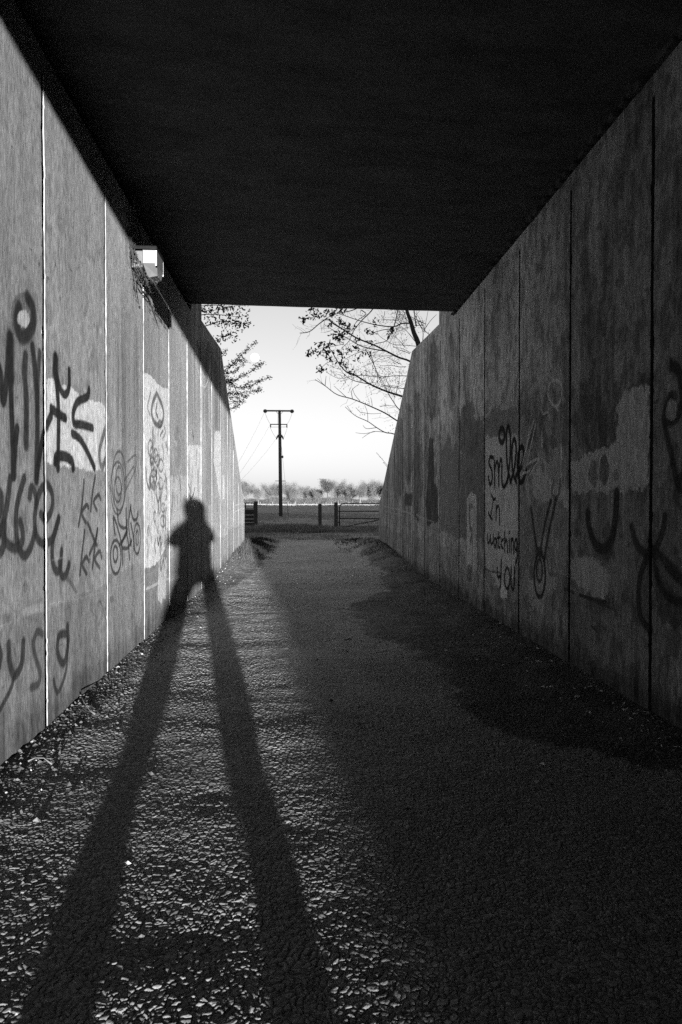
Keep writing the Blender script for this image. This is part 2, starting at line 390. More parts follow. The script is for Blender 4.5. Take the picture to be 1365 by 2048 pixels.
PR.st([(596, 1290), (600, 1420), (612, 1460), (605, 1520)], .02, .12, .7); PR.fe(608, 1300, 14, 18, .12, .6); PR.st([(612, 1450), (618, 1600), (612, 1780)], .012, .3, .7)
PR.st([(578, 1780), (612, 1790), (655, 1815)], .016, .36, .7)
PR.fill([(695, 748), (722, 735), (728, 695), (748, 682), (756, 716), (830, 690), (897, 668), (900, 900), (695, 900)], .16, .95, .015)
PR.fill([(695, 860), (900, 840), (898, 1560), (880, 1740), (835, 1800), (790, 1800), (752, 1800), (752, 1750), (700, 1700)], .43, .9, .03)
PR.fill([(790, 1790), (835, 1800), (835, 1880), (792, 1870)], .62, .9, .01)
PR.st([(690, 1690), (740, 1712), (790, 1716)], .008, .07, .7)
PR.st([(60, 1300), (140, 1318), (225, 1345)], .010, .5, .8); PR.st([(60, 1330), (130, 1345), (180, 1362)], .010, .45, .7); PR.st([(262, 1352), (310, 1375)], .010, .5, .8); PR.st([(330, 1385), (375, 1400)], .008, .4, .6)
PR.st([(780, 520), (840, 482), (895, 455)], .010, .42, .6)
PR.frame(950, 700, 3.152)
# mottled dirt and repaint patches of the near right panels
PR.fill([(290, 260), (420, 300), (590, 240), (592, 600), (500, 640), (430, 610), (285, 600)], .62, .75, .10, 'mul')
PR.fill([(606, 300), (700, 240), (880, 330), (1090, 100), (1090, 230), (1000, 250), (900, 330), (880, 600), (700, 640), (610, 660)], .60, .75, .10, 'mul')
PR.fill([(360, 780), (400, 740), (440, 780), (560, 850), (590, 880), (585, 1000), (530, 930), (500, 920), (430, 960), (368, 920)], .30, .9, .03)
PR.fill([(610, 905), (700, 895), (880, 880), (1065, 882), (1075, 830), (1094, 780), (1094, 228), (1030, 245), (940, 280), (890, 360), (885, 590), (720, 640), (612, 700)], .30, .9, .03)
PR.fill([(282, 980), (592, 1010), (592, 1300), (500, 1180), (430, 1180), (282, 1350)], .16, .7, .05)
PR.fill([(320, 1490), (385, 1440), (450, 1390), (530, 1460), (440, 1590), (425, 1665), (350, 1620)], .29, .85, .03)
PR.fill([(606, 1300), (760, 1330), (855, 1390), (860, 1480), (810, 1580), (700, 1545), (606, 1450)], .29, .85, .04)
PR.fill([(500, 1160), (590, 1180), (590, 1330), (540, 1280)], .22, .8, .04)
PR.fe(750, 780, 30, 85, .10, .7, .01); PR.fe(818, 755, 32, 98, .10, .8, .01); PR.fe(890, 790, 16, 40, .12, .6)
PR.fe(485, 590, 45, 45, .07, .55, .03); PR.fe(1045, 190, 36, 45, .07, .5, .04); PR.fe(655, 480, 45, 90, .09, .45, .05); PR.fe(880, 470, 20, 130, .08, .6, .03); PR.fe(640, 1120, 26, 60, .1, .5, .03)
PR.fe(1140, 325, 18, 12, .05, .7, .01)
B = dict(val=.012, al=.97, soft=.55)
PR.st([(118, 680), (98, 675), (90, 715), (108, 760), (110, 815), (97, 848), (86, 800)], .018, **B)
PR.st([(124, 700), (126, 780), (126, 860)], .018, **B); PR.st([(126, 760), (138, 706), (150, 730), (153, 855)], .018, **B); PR.st([(153, 760), (164, 690), (172, 720), (172, 830), (184, 862), (198, 845), (212, 800)], .018, **B)
PR.ell(172, 538, 17, 45, .024, .025, .9, .9)
PR.st([(205, 830), (222, 700), (226, 560), (214, 480), (200, 540), (206, 720), (228, 832)], .020, **B)
PR.st([(228, 832), (252, 740), (262, 620), (250, 560), (236, 620), (240, 760), (262, 832)], .020, **B)
PR.st([(262, 790), (292, 740), (312, 660), (300, 610), (280, 640), (270, 740), (284, 828), (305, 822), (326, 760)], .022, **B)
C = dict(val=.025, al=.93, soft=.6)
PR.st([(105, 912), (118, 940), (131, 938)], .013, **C); PR.st([(118, 940), (110, 1000), (100, 1050)], .013, **C); PR.st([(86, 1025), (98, 1052), (112, 1068)], .013, **C)
PR.st([(136, 980), (136, 1070)], .013, **C); PR.st([(137, 1010), (148, 982), (157, 1010), (157, 1098)], .013, **C)
PR.st([(80, 1160), (84, 1215), (97, 1200), (100, 1170)], .013, **C); PR.st([(100, 1180), (104, 1222), (116, 1210), (118, 1165)], .013, **C)
PR.st([(138, 1195), (128, 1188), (122, 1220), (130, 1242), (139, 1200), (142, 1245)], .013, **C)
PR.st([(151, 1150), (151, 1235), (160, 1246)], .013, **C); PR.st([(143, 1185), (162, 1182)], .011, **C)
PR.st([(181, 1198), (171, 1200), (168, 1232), (180, 1250)], .013, **C)
PR.st([(190, 1150), (190, 1270)], .013, **C); PR.st([(190, 1215), (202, 1198), (208, 1275)], .013, **C)
PR.st([(218, 1192), (219, 1272)], .013, **C); PR.ell(219, 1150, 2, 5, .010, .04, .9)
PR.st([(230, 1192), (230, 1276)], .013, **C); PR.st([(231, 1212), (241, 1192), (246, 1280)], .013, **C)
PR.st([(265, 1195), (255, 1200), (252, 1245), (262, 1262), (267, 1200), (268, 1310), (256, 1345)], .013, **C)
PR.fe(190, 1110, 3, 7, .03, .9, .001)
PR.st([(142, 1375), (146, 1430), (164, 1425)], .015, **C); PR.st([(168, 1325), (166, 1420), (162, 1500)], .015, **C)
PR.ell(205, 1440, 16, 66, .015, .045, .88); PR.st([(230, 1375), (229, 1470), (241, 1512), (250, 1470), (250, 1375)], .015, **C)
W_ = dict(val=.6, al=.8, soft=.5)
for pts in [[(372, 445), (335, 580), (300, 725)], [(384, 470), (355, 600), (330, 722)], [(330, 722), (405, 683), (372, 745), (348, 790)], [(296, 780), (330, 770), (350, 755)], [(345, 490), (322, 640)], [(422, 520), (424, 610)], [(418, 350), (430, 400), (462, 395), (470, 430)], [(510, 350), (525, 380)], [(545, 610), (552, 690)]]:
    PR.st(pts, .008, **W_)
PR.st([(460, 280), (475, 210), (510, 190), (548, 220), (545, 300), (522, 350), (490, 340), (460, 280)], .010, **W_)
K = dict(val=.045, al=.8, soft=.9)
PR.st([(355, 1000), (372, 1120), (390, 1240), (412, 1300)], .018, **K); PR.st([(482, 950), (440, 1110), (415, 1270)], .018, **K); PR.st([(512, 945), (468, 1150), (438, 1320)], .018, **K)
PR.st([(500, 830), (488, 900), (515, 935), (535, 890), (540, 820)], .014, val=.08, al=.6, soft=1)
PR.ell(410, 1420, 35, 138, .016, .04, .85, .7); PR.ell(408, 1390, 18, 70, .014, .05, .8, .8); PR.fe(408, 1270, 26, 32, .04, .8, .01)
PR.st([(712, 1030), (722, 1120), (755, 1215), (808, 1255), (860, 1205), (885, 1090), (896, 900)], .040, .035, .85, 1)
PR.st([(750, 1270), (810, 1290), (860, 1250)], .04, .08, .4, 1)
PR.st([(662, 1545), (720, 1560), (830, 1592)], .010, .06, .8, .6); PR.st([(700, 1560), (790, 1600), (890, 1640)], .006, .08, .6, .6)
PR.st([(565, 1505), (600, 1520), (625, 1532)], .010, .05, .7, .6); PR.st([(740, 1745), (765, 1768)], .010, .08, .7)
# moth-like figure across the last near joint
PR.fill([(1095, 1290), (1130, 1290), (1112, 1770), (1070, 1740), (1042, 1620), (1048, 1450), (1075, 1350)], .08, .6, .02)
PR.fill([(1125, 1280), (1180, 1300), (1240, 1370), (1340, 1480), (1340, 1790), (1240, 1740), (1180, 1735), (1135, 1560)], .05, .72, .03)
PR.st([(992, 1115), (1010, 1190), (1040, 1250), (1090, 1290)], .022, **K); PR.st([(1200, 1050), (1190, 1130), (1160, 1220), (1125, 1275)], .028, **K)
PR.fe(1108, 1275, 32, 45, .03, .85, .02)
PR.st([(1085, 1310), (1048, 1420), (1034, 1560), (1050, 1690), (1108, 1765)], .028, **K)
PR.st([(1130, 1275), (1190, 1330), (1260, 1400), (1340, 1480)], .04, **K); PR.st([(1140, 1360), (1170, 1480), (1230, 1560), (1330, 1600)], .022, val=.03, al=.7, soft=1)
PR.st([(1160, 1340), (1220, 1440), (1300, 1520)], .02, .16, .5, 1)
PR.st([(1238, 60), (1240, 100), (1234, 130)], .014, **K); PR.st([(1245, 95), (1285, 130), (1305, 220), (1312, 330)], .024, **K)
PR.st([(1230, 290), (1205, 360), (1195, 450), (1235, 640), (1278, 830), (1320, 900)], .026, **K); PR.st([(1200, 455), (1250, 450), (1285, 410), (1300, 350)], .026, **K)
PR.ell(1250, 290, 20, 20, .012, .07, .7); PR.fe(1240, 380, 34, 70, .24, .7); PR.st([(1278, 830), (1310, 790)], .020, **K)

# ------------------------------------------------------------------ side walls of the underpass
YJ0 = 3.688; PW = 1.1456; YN, YF = -11.5, 16.8
DK0, DK1 = -3.7, 8.60                      # the deck spans these
RWY = [-14.0, -11.5, -8.6, -7.0, -6.2, -4.6]; RWZ = [.30, .44, .60, .78, 1.0, 3.70]      # low rear wing on the right
def walltop(y, side=0):
    y = np.asarray(y, float); mid = [-4.599, DK0, DK0+.001, DK1, DK1+.001, 9.5, 9.501, 11.8, 16.6, 16.8]; mz = [4.75, 4.75, 3.565, 3.565, 4.75, 4.75, 3.70, 3.83, 1.20, 1.05]
    if side == 0: return np.interp(y, [-11.5, -11.4, -6.9, -4.6]+mid, [1.15, 1.22, 3.83, 3.70]+mz)
    return np.interp(y, RWY+mid, RWZ+mz)
def paneltop(y, side=0):
    y = np.asarray(y, float)
    return np.minimum(3.45, np.interp(y, ([-11.5, -6.9, -6.6] if side == 0 else RWY)+[11.8, 11.85, 16.8], ([.86, 3.5, 3.6] if side == 0 else [z-.25 for z in RWZ])+[3.6, 3.48, .72]))
def base_tone(y, z, side):
    st_ = fbm(y*5.5, z*.55, 11+side*50, 4); bl = fbm(y*1.3, z*.8, 21+side*50, 5); sp = fbm(y*14, z*9, 31+side*50, 3)
    pid = np.floor((y-YJ0)/PW).astype(np.int64); pt = h2(pid, pid*0+side, 3)
    T = (.205*np.interp(y, [2, 4.5, 8, 12], [.76, .90, 1.36, 1.55]) if side == 0 else .275*np.interp(y, [3, 6, 9, 13], [.66, 1.08, 1.45, 1.4]))*(.92+.16*pt)*(1+.38*(st_-.5)*1.4+.55*(bl-.5))  # dimmer near light and brighter far light are put into the wall tone
    if side == 1:                           # the right wall is the damper, dirtier one
        dirt = sst(.52, .72, .5*st_+.5*fbm(y*3, z*.9, 97, 4)); T = T*(1-.45*dirt*sst(.2, 1.2, z))
        T = T*(1-.40*sst(.48, .66, sp)); T = T*(1-.35*sst(9., 11., y)*sst(.42, .62, fbm(y*7, z*.35, 131, 3)))
        T = T*(1+.55*sst(4.5, 6.5, y)*sst(2.0, 2.6, z+.25*fbm(y*4, z, 41, 3))); T = T*(1+.5*(fbm(y*26, z*3.5, 47, 3)-.5))  # skylight on the far upper wall, brightened in the tone
    else:
        T = T*(1-.22*sst(.52, .68, sp)*sst(.45, .6, bl))
        sk = np.zeros_like(T)+sst(8.3, 8.8, y)*sst(.42, .62, fbm(y*8, z*.4, 141, 3))*sst(1.9, 2.6, z); T = T*(1-.4*sk)
        d3 = ((y > 4.85) & (y < 6.0))*sst(.4, .7, fbm(y*9, z*.5, 151, 3))*sst(3., 2.2, z)*sst(.9, 1.4, z); T = T*(1-.35*d3)
    # repainted lower band with a wavering edge, darker foot
    e = .60+.05*(fbm(y*1.7, y*0, 61+side, 3)-.5)*4*.3+.02*(vn(y*20, z*3, 62)-.5)+(.10*h2(pid, pid*0+9, side))
    T = T*np.where(z < e, .80, 1.0)
    T = T*(1-(.55 if side else .4)*sst(.16, 0., z-.16*fbm(y*3, z*0, 77+side, 4)))
    T = T*(1-.4*sst(.5, .05, z)*sst(.5, .7, fbm(y*18, z*2.2, 87, 3)))
    h = vn(y*30, z*30, 201); T = T*np.where(h > .965, .45, 1.)
    for zt_ in (.95, 2.35):                 # filled tie holes, two to a panel, with a rust run below some
        for f_ in (.22, .78):
            dy = y-(YJ0+(pid+f_)*PW); dz_ = z-zt_-.02*h2(pid, pid*0+int(f_*9), 8); rr_ = np.sqrt(dy*dy+dz_*dz_)
            T = T*(1-.40*sst(.020, .012, rr_)); T = T*(1-.20*sst(.016, .004, np.abs(dy))*sst(0, -.02, dz_)*sst(-.5, -.05, dz_)*(h2(pid, pid*0+int(f_*9), 12) > .55))
    T = T*(1+.30*(fbm(y*3.1, z*.28, 171+side, 4)-.5)*sst(1.5, 3.2, z))
    return np.clip(T, .02, .8)
def build_wall(side):
    X = -L if side == 0 else R; sg = -1 if side == 0 else 1; g = .040 if side == 0 else .034; D = .028
    root = thing('underpass_wall', ['sunlit concrete side wall on the left, covered in sprayed tags, bright vertical joints and the standing shadow',
                                    'shaded concrete side wall on the right, with smile lettering and patchy repaint'][side], 'concrete wall', (X, 3, 0), 'side walls of the underpass')
    YN = -11.5 if side == 0 else -14.0
    kmin = int(math.floor((YN-YJ0)/PW)); kmax = int(math.floor((YF-YJ0)/PW))
    for k in range(kmin, kmax+1):
        y0 = YJ0+k*PW+g/2; y1 = YJ0+(k+1)*PW-g/2
        y0 = max(y0, YN); y1 = min(y1, YF)
        if y1-y0 < .02: continue
        near = 2.3 < y1 and y0 < 7.2
        rs = .008 if near else (.013 if 0 < y1 and y0 < 10.5 else (.02 if y0 > 0 else .08)); rz = .009 if near else (.012 if y0 < 12 and y1 > 0 else (.016 if y0 > 0 else .08))
        ny = max(2, int((y1-y0)/rs)); nz = max(2, int(3.7/rz))
        ys = np.linspace(y0, y1, ny); t = np.linspace(0, 1, nz)
        Y, Tt = np.meshgrid(ys, t, indexing='ij'); top = paneltop(Y, side); Z = -.25+(top+.25)*Tt
        Yf = Y.ravel(); Zf = Z.ravel()
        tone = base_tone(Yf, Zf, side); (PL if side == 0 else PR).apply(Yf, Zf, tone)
        # spalled, slightly wandering arrises
        Yf = Yf.copy()
        edge = (fbm(Zf*5, Zf*0+k+.5, 301, 3)-.5)*.012+(np.clip(vn(Zf*28, Zf*0+k, 302)-.78, 0, 1))*.05
        col = np.repeat(np.arange(ny), nz); Yf[col == 0] += edge[col == 0]; Yf[col == ny-1] -= edge[col == ny-1]
        Xf = X+(fbm(Yf*2.0, Zf*1.2, 311+side, 3)-.5)*.005
        V = np.stack([Xf, Yf, Zf], 1)
        i, j = np.meshgrid(np.arange(ny-1), np.arange(nz-1), indexing='ij'); a = (i*nz+j).ravel()
        Fq = np.stack([a, a+1, a+nz+1, a+nz], 1)
        if side == 1: Fq = Fq[:, ::-1]
        # returns into the joint
        Vs = [V]; Fs = [Fq]; Ts = [tone]; off = len(V)
        for c, fl in ((0, 0), (ny-1, 1)):
            idx = np.nonzero(col == c)[0]; e0 = V[idx]; e1 = e0.copy(); e1[:, 0] += sg*D
            Vs += [e0, e1]; jt = (.075+.14*fbm(e0[:, 2]*3+k*7, e0[:, 2]*0, 351, 4)**1.5*2) if side == 0 else np.full(len(e0), .035); Ts += [jt, jt*.5]
            jj = np.arange(nz-1); q = np.stack([off+jj, off+jj+1, off+nz+jj+1, off+nz+jj], 1)
            if (fl == 0) == (side == 0): q = q[:, ::-1]
            Fs.append(q); off += 2*nz
        np_mesh('wall_panel', np.concatenate(Vs), np.concatenate(Fs), M['wall'], root, True, {'tone': np.concatenate(Ts)})
    # body of the wall behind the panels, and the flush capping course
    ys = [YN]+([-11.4, -6.9] if side == 0 else RWY[1:5])+[-4.6, -4.599, DK0, DK0+.001, DK1, DK1+.001, 9.5, 9.501, 11.8, 16.6, YF]
    c0, c1 = X+sg*(D-.002), X+sg*.40
    MB().prism([(y, -.4) for y in (YN, YF)]+[(y, float(paneltop(y, side))-.004) for y in np.linspace(YF, YN, 90)], c0, c1).build('wall_core', M['core'], root)
    # split in quads so the concave outline stays clean, dense enough for staining
    yy = np.unique(np.concatenate([np.linspace(YN, YF, 130), np.array(ys)])); mb = MB(); n = len(yy); vs = []
    Xb = X+sg*.003
    for y in yy:
        a, b = float(paneltop(y, side)), float(walltop(y, side)); vs += [(Xb, y, a), (Xb, y, b-.003), (c1, y, b-.003), (c1, y, a)]
    fs = []
    for i in range(n-1):
        o = i*4
        for k in range(4): fs.append((o+k, o+(k+1) % 4, o+4+(k+1) % 4, o+4+k))
    fs += [(0, 3, 2, 1), ((n-1)*4, (n-1)*4+1, (n-1)*4+2, (n-1)*4+3)]
    cp = mb.add(vs, fs).build('coping', M['concrete'], root)
    ys2 = np.unique(np.concatenate([np.linspace(YN, 0, 90), np.linspace(0, YF, 1100), np.array(ys)])); t = np.linspace(0, 1, 34); Y2, T2 = np.meshgrid(ys2, t, indexing='ij')
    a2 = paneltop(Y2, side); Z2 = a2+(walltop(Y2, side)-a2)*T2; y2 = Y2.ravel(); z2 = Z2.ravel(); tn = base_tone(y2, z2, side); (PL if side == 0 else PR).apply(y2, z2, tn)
    x2 = X+(fbm(y2*2.0, z2*1.2, 311+side, 3)-.5)*.005; i, j = np.meshgrid(np.arange(len(ys2)-1), np.arange(33), indexing='ij'); a = (i*34+j).ravel(); Fq = np.stack([a, a+1, a+35, a+34], 1)
    np_mesh('coping_face', np.stack([x2, y2, z2], 1), Fq if side == 0 else Fq[:, ::-1], M['wall'], cp, True, {'tone': tn})
    return root
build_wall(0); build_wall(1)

# ------------------------------------------------------------------ deck over the path
deck = thing('bridge_deck', 'dark concrete bridge deck roofing the underpass', 'bridge deck', (0.3, 3.3, 3.7))
def soffit_z(x): return 3.69+(3.60-3.69)*(x+L)/(R+L)
nx, ny = 70, 200
xs = np.linspace(-L-.36, R+.36, nx); ys = np.linspace(DK0, DK1, ny); Xg, Yg = np.meshgrid(xs, ys, indexing='ij')
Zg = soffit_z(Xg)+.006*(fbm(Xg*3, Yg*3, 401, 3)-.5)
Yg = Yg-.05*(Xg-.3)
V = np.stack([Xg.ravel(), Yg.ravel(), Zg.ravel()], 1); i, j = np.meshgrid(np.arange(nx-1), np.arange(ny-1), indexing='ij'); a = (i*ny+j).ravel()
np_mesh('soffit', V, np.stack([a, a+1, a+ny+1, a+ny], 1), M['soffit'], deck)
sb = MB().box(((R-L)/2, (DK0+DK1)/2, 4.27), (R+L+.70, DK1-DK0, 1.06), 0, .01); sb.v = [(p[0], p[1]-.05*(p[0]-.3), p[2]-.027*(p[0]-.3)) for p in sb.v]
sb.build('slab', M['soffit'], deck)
for yy in (DK0+.12, DK1-.12): MB().box(((R-L)/2, yy, 5.3), (30, .24, 1.0), 0, .02).build('parapet', M['concrete'], deck)
# rough mortar edge where the deck sits on the right wall
mb = MB(); y = DK0+.1
while y < DK1-.05:
    l = random.uniform(.03, .12); mb.box((R-.012, y+l/2, soffit_z(R)-random.uniform(.0, .02)), (.05, l, random.uniform(.02, .06)), 0, .006); y += l*random.uniform(1, 2.6)
mb.add(*(lambda y0, y1: ([(R+.01, y0, soffit_z(R)-.01), (R+.01, y1, soffit_z(R)-.01), (R+.03, y1, soffit_z(R)-.01), (R+.03, y0, soffit_z(R)-.01)], [(0, 1, 2, 3)]))(DK0+.05, DK1-.05)).build('mortar_edge', M['core'], deck)

# ------------------------------------------------------------------ embankment, field
def emb_h(y, side=0):
    if side == 1: return np.where(y < -4.6, np.interp(y, [-14.3]+RWY, [-.08]+[z-.06 for z in RWZ]), emb_h(y))
    return np.interp(y, [-60, -11.9, -11.4, -6.9, -4.6, DK0, DK1, 9.4, 11.8, 16.4, 17.0, 60], [-.05, -.05, 1.0, 3.6, 3.62, 4.75, 4.75, 3.6, 3.6, 1.05, -.08, -.08])
def add_emb(side):
    x0 = -(L+.40) if side == 0 else R+.40; sg = -1 if side == 0 else 1
    xs = x0+sg*np.concatenate([np.linspace(0, 8, 40), np.linspace(9, 90, 30)]); ys = np.linspace(-14.6, 18, 160)
    Xg, Yg = np.meshgrid(xs, ys, indexing='ij'); Z = emb_h(Yg, side); Z = Z+.18*(fbm(Xg*.9, Yg*.9, 501, 4)-.5)*sst(0, .8, np.abs(Xg-x0))*sst(0, .5, Z)
    V = np.stack([Xg.ravel(), Yg.ravel(), Z.ravel()], 1); n = len(ys); i, j = np.meshgrid(np.arange(len(xs)-1), np.arange(n-1), indexing='ij'); a = (i*n+j).ravel()
    Fq = np.stack([a, a+1, a+n+1, a+n], 1); Fq = Fq if side == 0 else Fq[:, ::-1]
    tag(np_mesh('embankment', V, Fq, M['soil']), kind='structure')
add_emb(0); add_emb(1)
# ------------------------------------------------------------------ path surface: real relief, finer close by
def stones(x, y, s, seed, sx=1.0):
    gx = x/(s*sx); gy = y/s; ix = np.floor(gx).astype(np.int64); iy = np.floor(gy).astype(np.int64)
    F1 = np.full(x.shape, 9.); F2 = np.full(x.shape, 9.); I = np.zeros(x.shape); ox = np.zeros(x.shape); oy = np.zeros(x.shape)
    for dx in (-1, 0, 1):
        for dy in (-1, 0, 1):
            cx = ix+dx; cy = iy+dy; px = cx+.12+.76*h2(cx, cy, seed); py = cy+.12+.76*h2(cx, cy, seed+1)
            ex = gx-px; ey = gy-py; d = np.sqrt(ex*ex+ey*ey); m = d < F1
            F2 = np.where(m, F1, np.minimum(F2, d)); F1 = np.where(m, d, F1); I = np.where(m, h2(cx, cy, seed+2), I); ox = np.where(m, ex, ox); oy = np.where(m, ey, oy)
    return F1, F2, I, ox, oy
def path_low(x, y):
    z = .030*(fbm(x*.7, y*.9, 601, 3)-.5)+.014*(fbm(x*2.2, y*3.2, 611, 3)-.5)
    # debris and soil bank up along both wall feet, more beyond the deck
    dl = x+L; dr = R-x
    z = z+.014*sst(.42, 0, dl+.22*(fbm(x*3, y*2.2, 621, 3)-.5))+.03*sst(.65, 0, dr+.3*(fbm(x*3, y*2, 631, 3)-.5))
    up = sst(9.5, 16.0, y)*sst(22.5, 17.5, y)
    z = z+up*(.20*sst(.65, .05, dl)+.24*sst(.9, .05, dr))
    return z
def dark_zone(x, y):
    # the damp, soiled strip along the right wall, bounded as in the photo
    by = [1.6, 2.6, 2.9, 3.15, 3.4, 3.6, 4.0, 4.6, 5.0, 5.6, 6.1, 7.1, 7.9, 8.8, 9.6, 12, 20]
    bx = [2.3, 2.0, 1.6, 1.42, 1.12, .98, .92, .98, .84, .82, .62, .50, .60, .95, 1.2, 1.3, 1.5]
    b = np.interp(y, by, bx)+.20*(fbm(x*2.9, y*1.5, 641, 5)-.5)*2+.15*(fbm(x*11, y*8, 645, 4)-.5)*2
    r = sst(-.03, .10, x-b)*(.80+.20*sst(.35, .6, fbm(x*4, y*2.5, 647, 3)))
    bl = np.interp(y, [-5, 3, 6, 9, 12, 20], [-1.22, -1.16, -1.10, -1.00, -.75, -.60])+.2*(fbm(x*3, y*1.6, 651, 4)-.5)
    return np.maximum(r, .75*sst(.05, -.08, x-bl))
def path_patch(x0, x1, y0, y1, r, s, seed):
    nx = int((x1-x0)/r)+2; ny = int((y1-y0)/r)+2
    xs = np.linspace(x0, x1, nx); ys = np.linspace(y0, y1, ny); X, Y = np.meshgrid(xs, ys, indexing='ij'); x = X.ravel(); y = Y.ravel()
    wx = x+.9*s*(vn(x/s*.75, y/s*.75, 1)-.5)+2.2*s*(vn(x/s*.2, y/s*.2, 4)-.5); wy = y+.8*s*(vn(x/s*.75, y/s*.75, 2)-.5)+2.2*s*(vn(x/s*.2, y/s*.2, 6)-.5)
    F1, F2, I, ox, oy = stones(wx, wy, s, seed, 1.2)
    e = np.clip((F2-F1)/.5, 0, 1); dome = .30*sst(0, .5, e)+.70*(1-(1-e)**2)
    amp = .0046*(s/.018)**.62*(.30+1.15*fbm(x*1.1, y*1.1, 661, 3))
    miss = sst(.78, .84, I); hh = np.floor(I*1e6).astype(np.int64)
    tlt = h2(hh, hh*0, 5)-.5; tl2 = h2(hh, hh*0, 6)-.5
    z = path_low(x, y)+amp*(dome*(.60+.75*I)+(.50*oy*(tlt*1.8+.45)+.9*ox*tl2)*sst(.05, .4, e)-1.1*miss*e)
    F1b, F2b, Ib, _, _ = stones(wx+5, wy+3, s*.42, seed+9)
    z = z+amp*.34*np.clip((F2b-F1b)/.5, 0, 1)*(1-.5*e)+amp*.22*(vn(x/s*4.3, y/s*4.3, 8)-.5)
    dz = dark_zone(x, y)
    tone = .122*(.60+.62*I)*(.8+.4*fbm(x*1.3, y*1.3, 671, 3))*(.38+.62*sst(.05, .50, e))*np.interp(y, [1.3, 3, 7, 11, 20], [.86, 1.05, 2.2, 2.9, 3.3])  # shade between stones and the brighter lit distance are put into the tone
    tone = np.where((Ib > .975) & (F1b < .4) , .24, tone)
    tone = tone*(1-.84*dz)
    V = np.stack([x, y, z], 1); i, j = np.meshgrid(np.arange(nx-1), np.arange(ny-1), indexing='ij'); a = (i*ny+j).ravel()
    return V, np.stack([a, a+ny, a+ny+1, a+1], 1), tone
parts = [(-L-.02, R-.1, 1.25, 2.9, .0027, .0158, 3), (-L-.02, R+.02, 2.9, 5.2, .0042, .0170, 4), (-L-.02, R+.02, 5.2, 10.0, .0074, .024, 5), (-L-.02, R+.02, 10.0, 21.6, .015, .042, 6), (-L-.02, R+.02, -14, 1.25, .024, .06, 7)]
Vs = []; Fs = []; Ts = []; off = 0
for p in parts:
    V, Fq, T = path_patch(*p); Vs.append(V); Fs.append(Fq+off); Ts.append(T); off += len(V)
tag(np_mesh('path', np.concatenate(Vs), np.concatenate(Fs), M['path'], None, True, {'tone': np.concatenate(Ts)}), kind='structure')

# ------------------------------------------------------------------ field, one sheet to the horizon
def spread(a, b, d, far): 
    c = list(np.arange(a, b+d/2, d)); s = d
    lo, hi = [a], [b]
    while hi[-1] < far: s *= 1.28; hi.append(hi[-1]+s); lo.append(lo[-1]-s)
    return np.array(lo[:0:-1]+c+hi[1:])
xs = spread(-9, 9, .22, 3200); ys = spread(17, 42, .22, 3200); X, Y = np.meshgrid(xs, ys, indexing='ij'); x = X.ravel(); y = Y.ravel()
def field_z(x, y):
    inn = (1-sst(1.9, 2.3, np.abs(x-.3)))*(1-sst(21.0, 21.8, y))
    z = -.10+.10*(1-inn)*sst(16.5, 18, y)
    return z+sst(21, 24, y)*(.10*(fbm(x*.45, y*.5, 701, 4)-.5)+.02)+.12*np.exp(-((y-28.3)/1.1)**2-((x+.3)/1.5)**2)
z = field_z(x, y); n = len(ys); i, j = np.meshgrid(np.arange(len(xs)-1), np.arange(n-1), indexing='ij'); a = (i*n+j).ravel()
M['field'] = mat('pasture', .26, var=.55, scale=.9, bump=1., bscale=5, bdist=.12, rough=.9, stretch=(.55, .8, 1))
tag(np_mesh('field', np.stack([x, y, z], 1), np.stack([a, a+n, a+n+1, a+1], 1), M['field']), kind='structure')

# ------------------------------------------------------------------ grass: blades
def blades(name, x, y, z, h, wd, mat_, lean=.45, attrs=None):
    n = len(x); ang = np.random.rand(n)*2*np.pi; la = np.random.rand(n)*2*np.pi; ll = np.random.rand(n)*lean*h
    dx = np.cos(ang)*wd; dy = np.sin(ang)*wd; lx = np.cos(la)*ll; ly = np.sin(la)*ll
    V = np.empty((n, 5, 3)); 
    V[:, 0] = np.stack([x-dx, y-dy, z], 1); V[:, 1] = np.stack([x+dx, y+dy, z], 1)
    V[:, 2] = np.stack([x+dx*.7+lx*.35, y+dy*.7+ly*.35, z+h*.55], 1); V[:, 3] = np.stack([x-dx*.7+lx*.35, y-dy*.7+ly*.35, z+h*.55], 1)
    V[:, 4] = np.stack([x+lx, y+ly, z+h*np.sqrt(np.clip(1-(ll/h)**2*.6, .1, 1))], 1)
    b = np.arange(n)*5; T1 = np.stack([b, b+1, b+2], 1); T2 = np.stack([b, b+2, b+3], 1); T3 = np.stack([b+3, b+2, b+4], 1)
    return np_mesh(name, V.reshape(-1, 3), np.concatenate([T1, T2, T3]), mat_, None, False)
rs = np.random.RandomState(5)
def scatter(n, x0, x1, y0, y1, dens):
    x = rs.uniform(x0, x1, n); y = rs.uniform(y0, y1, n); k = rs.rand(n) < dens(x, y); return x[k], y[k]
# rank grass between the end of the path and the gates
x, y = scatter(70000, -4.5, 7.5, 21.3, 31.5, lambda x, y: sst(.30, .62, fbm(x*.9, y*.9, 711, 3))*(.35+.65*sst(26, 28, y)))
hh = .06+.13*fbm(x*1.2, y*1.2, 721, 3)*rs.rand(len(x))*2*(.4+.6*sst(26, 28.5, y))
mound = np.exp(-((y-28.3)/1.2)**2)*(.25+.9*np.exp(-((x+.5)/1.6)**2)+.3*sst(1, 3, x)); hh = hh+.16*mound*rs.rand(len(x))
tag(blades('grass', x, y, field_z(x, y)-.01, hh, .010, M['blade']), 'rough grass between the end of the path and the gates', kind='stuff')
M['tussock'] = mat('tussock_grass', .19, var=.5, scale=3, bump=0)
x, y = scatter(26000, -4.0, 7.5, 26.4, 29.6, lambda x, y: sst(.40, .60, fbm(x*1.1, y*1.3, 761, 3)+.25*np.exp(-((x+.4)/1.5)**2)-.1))
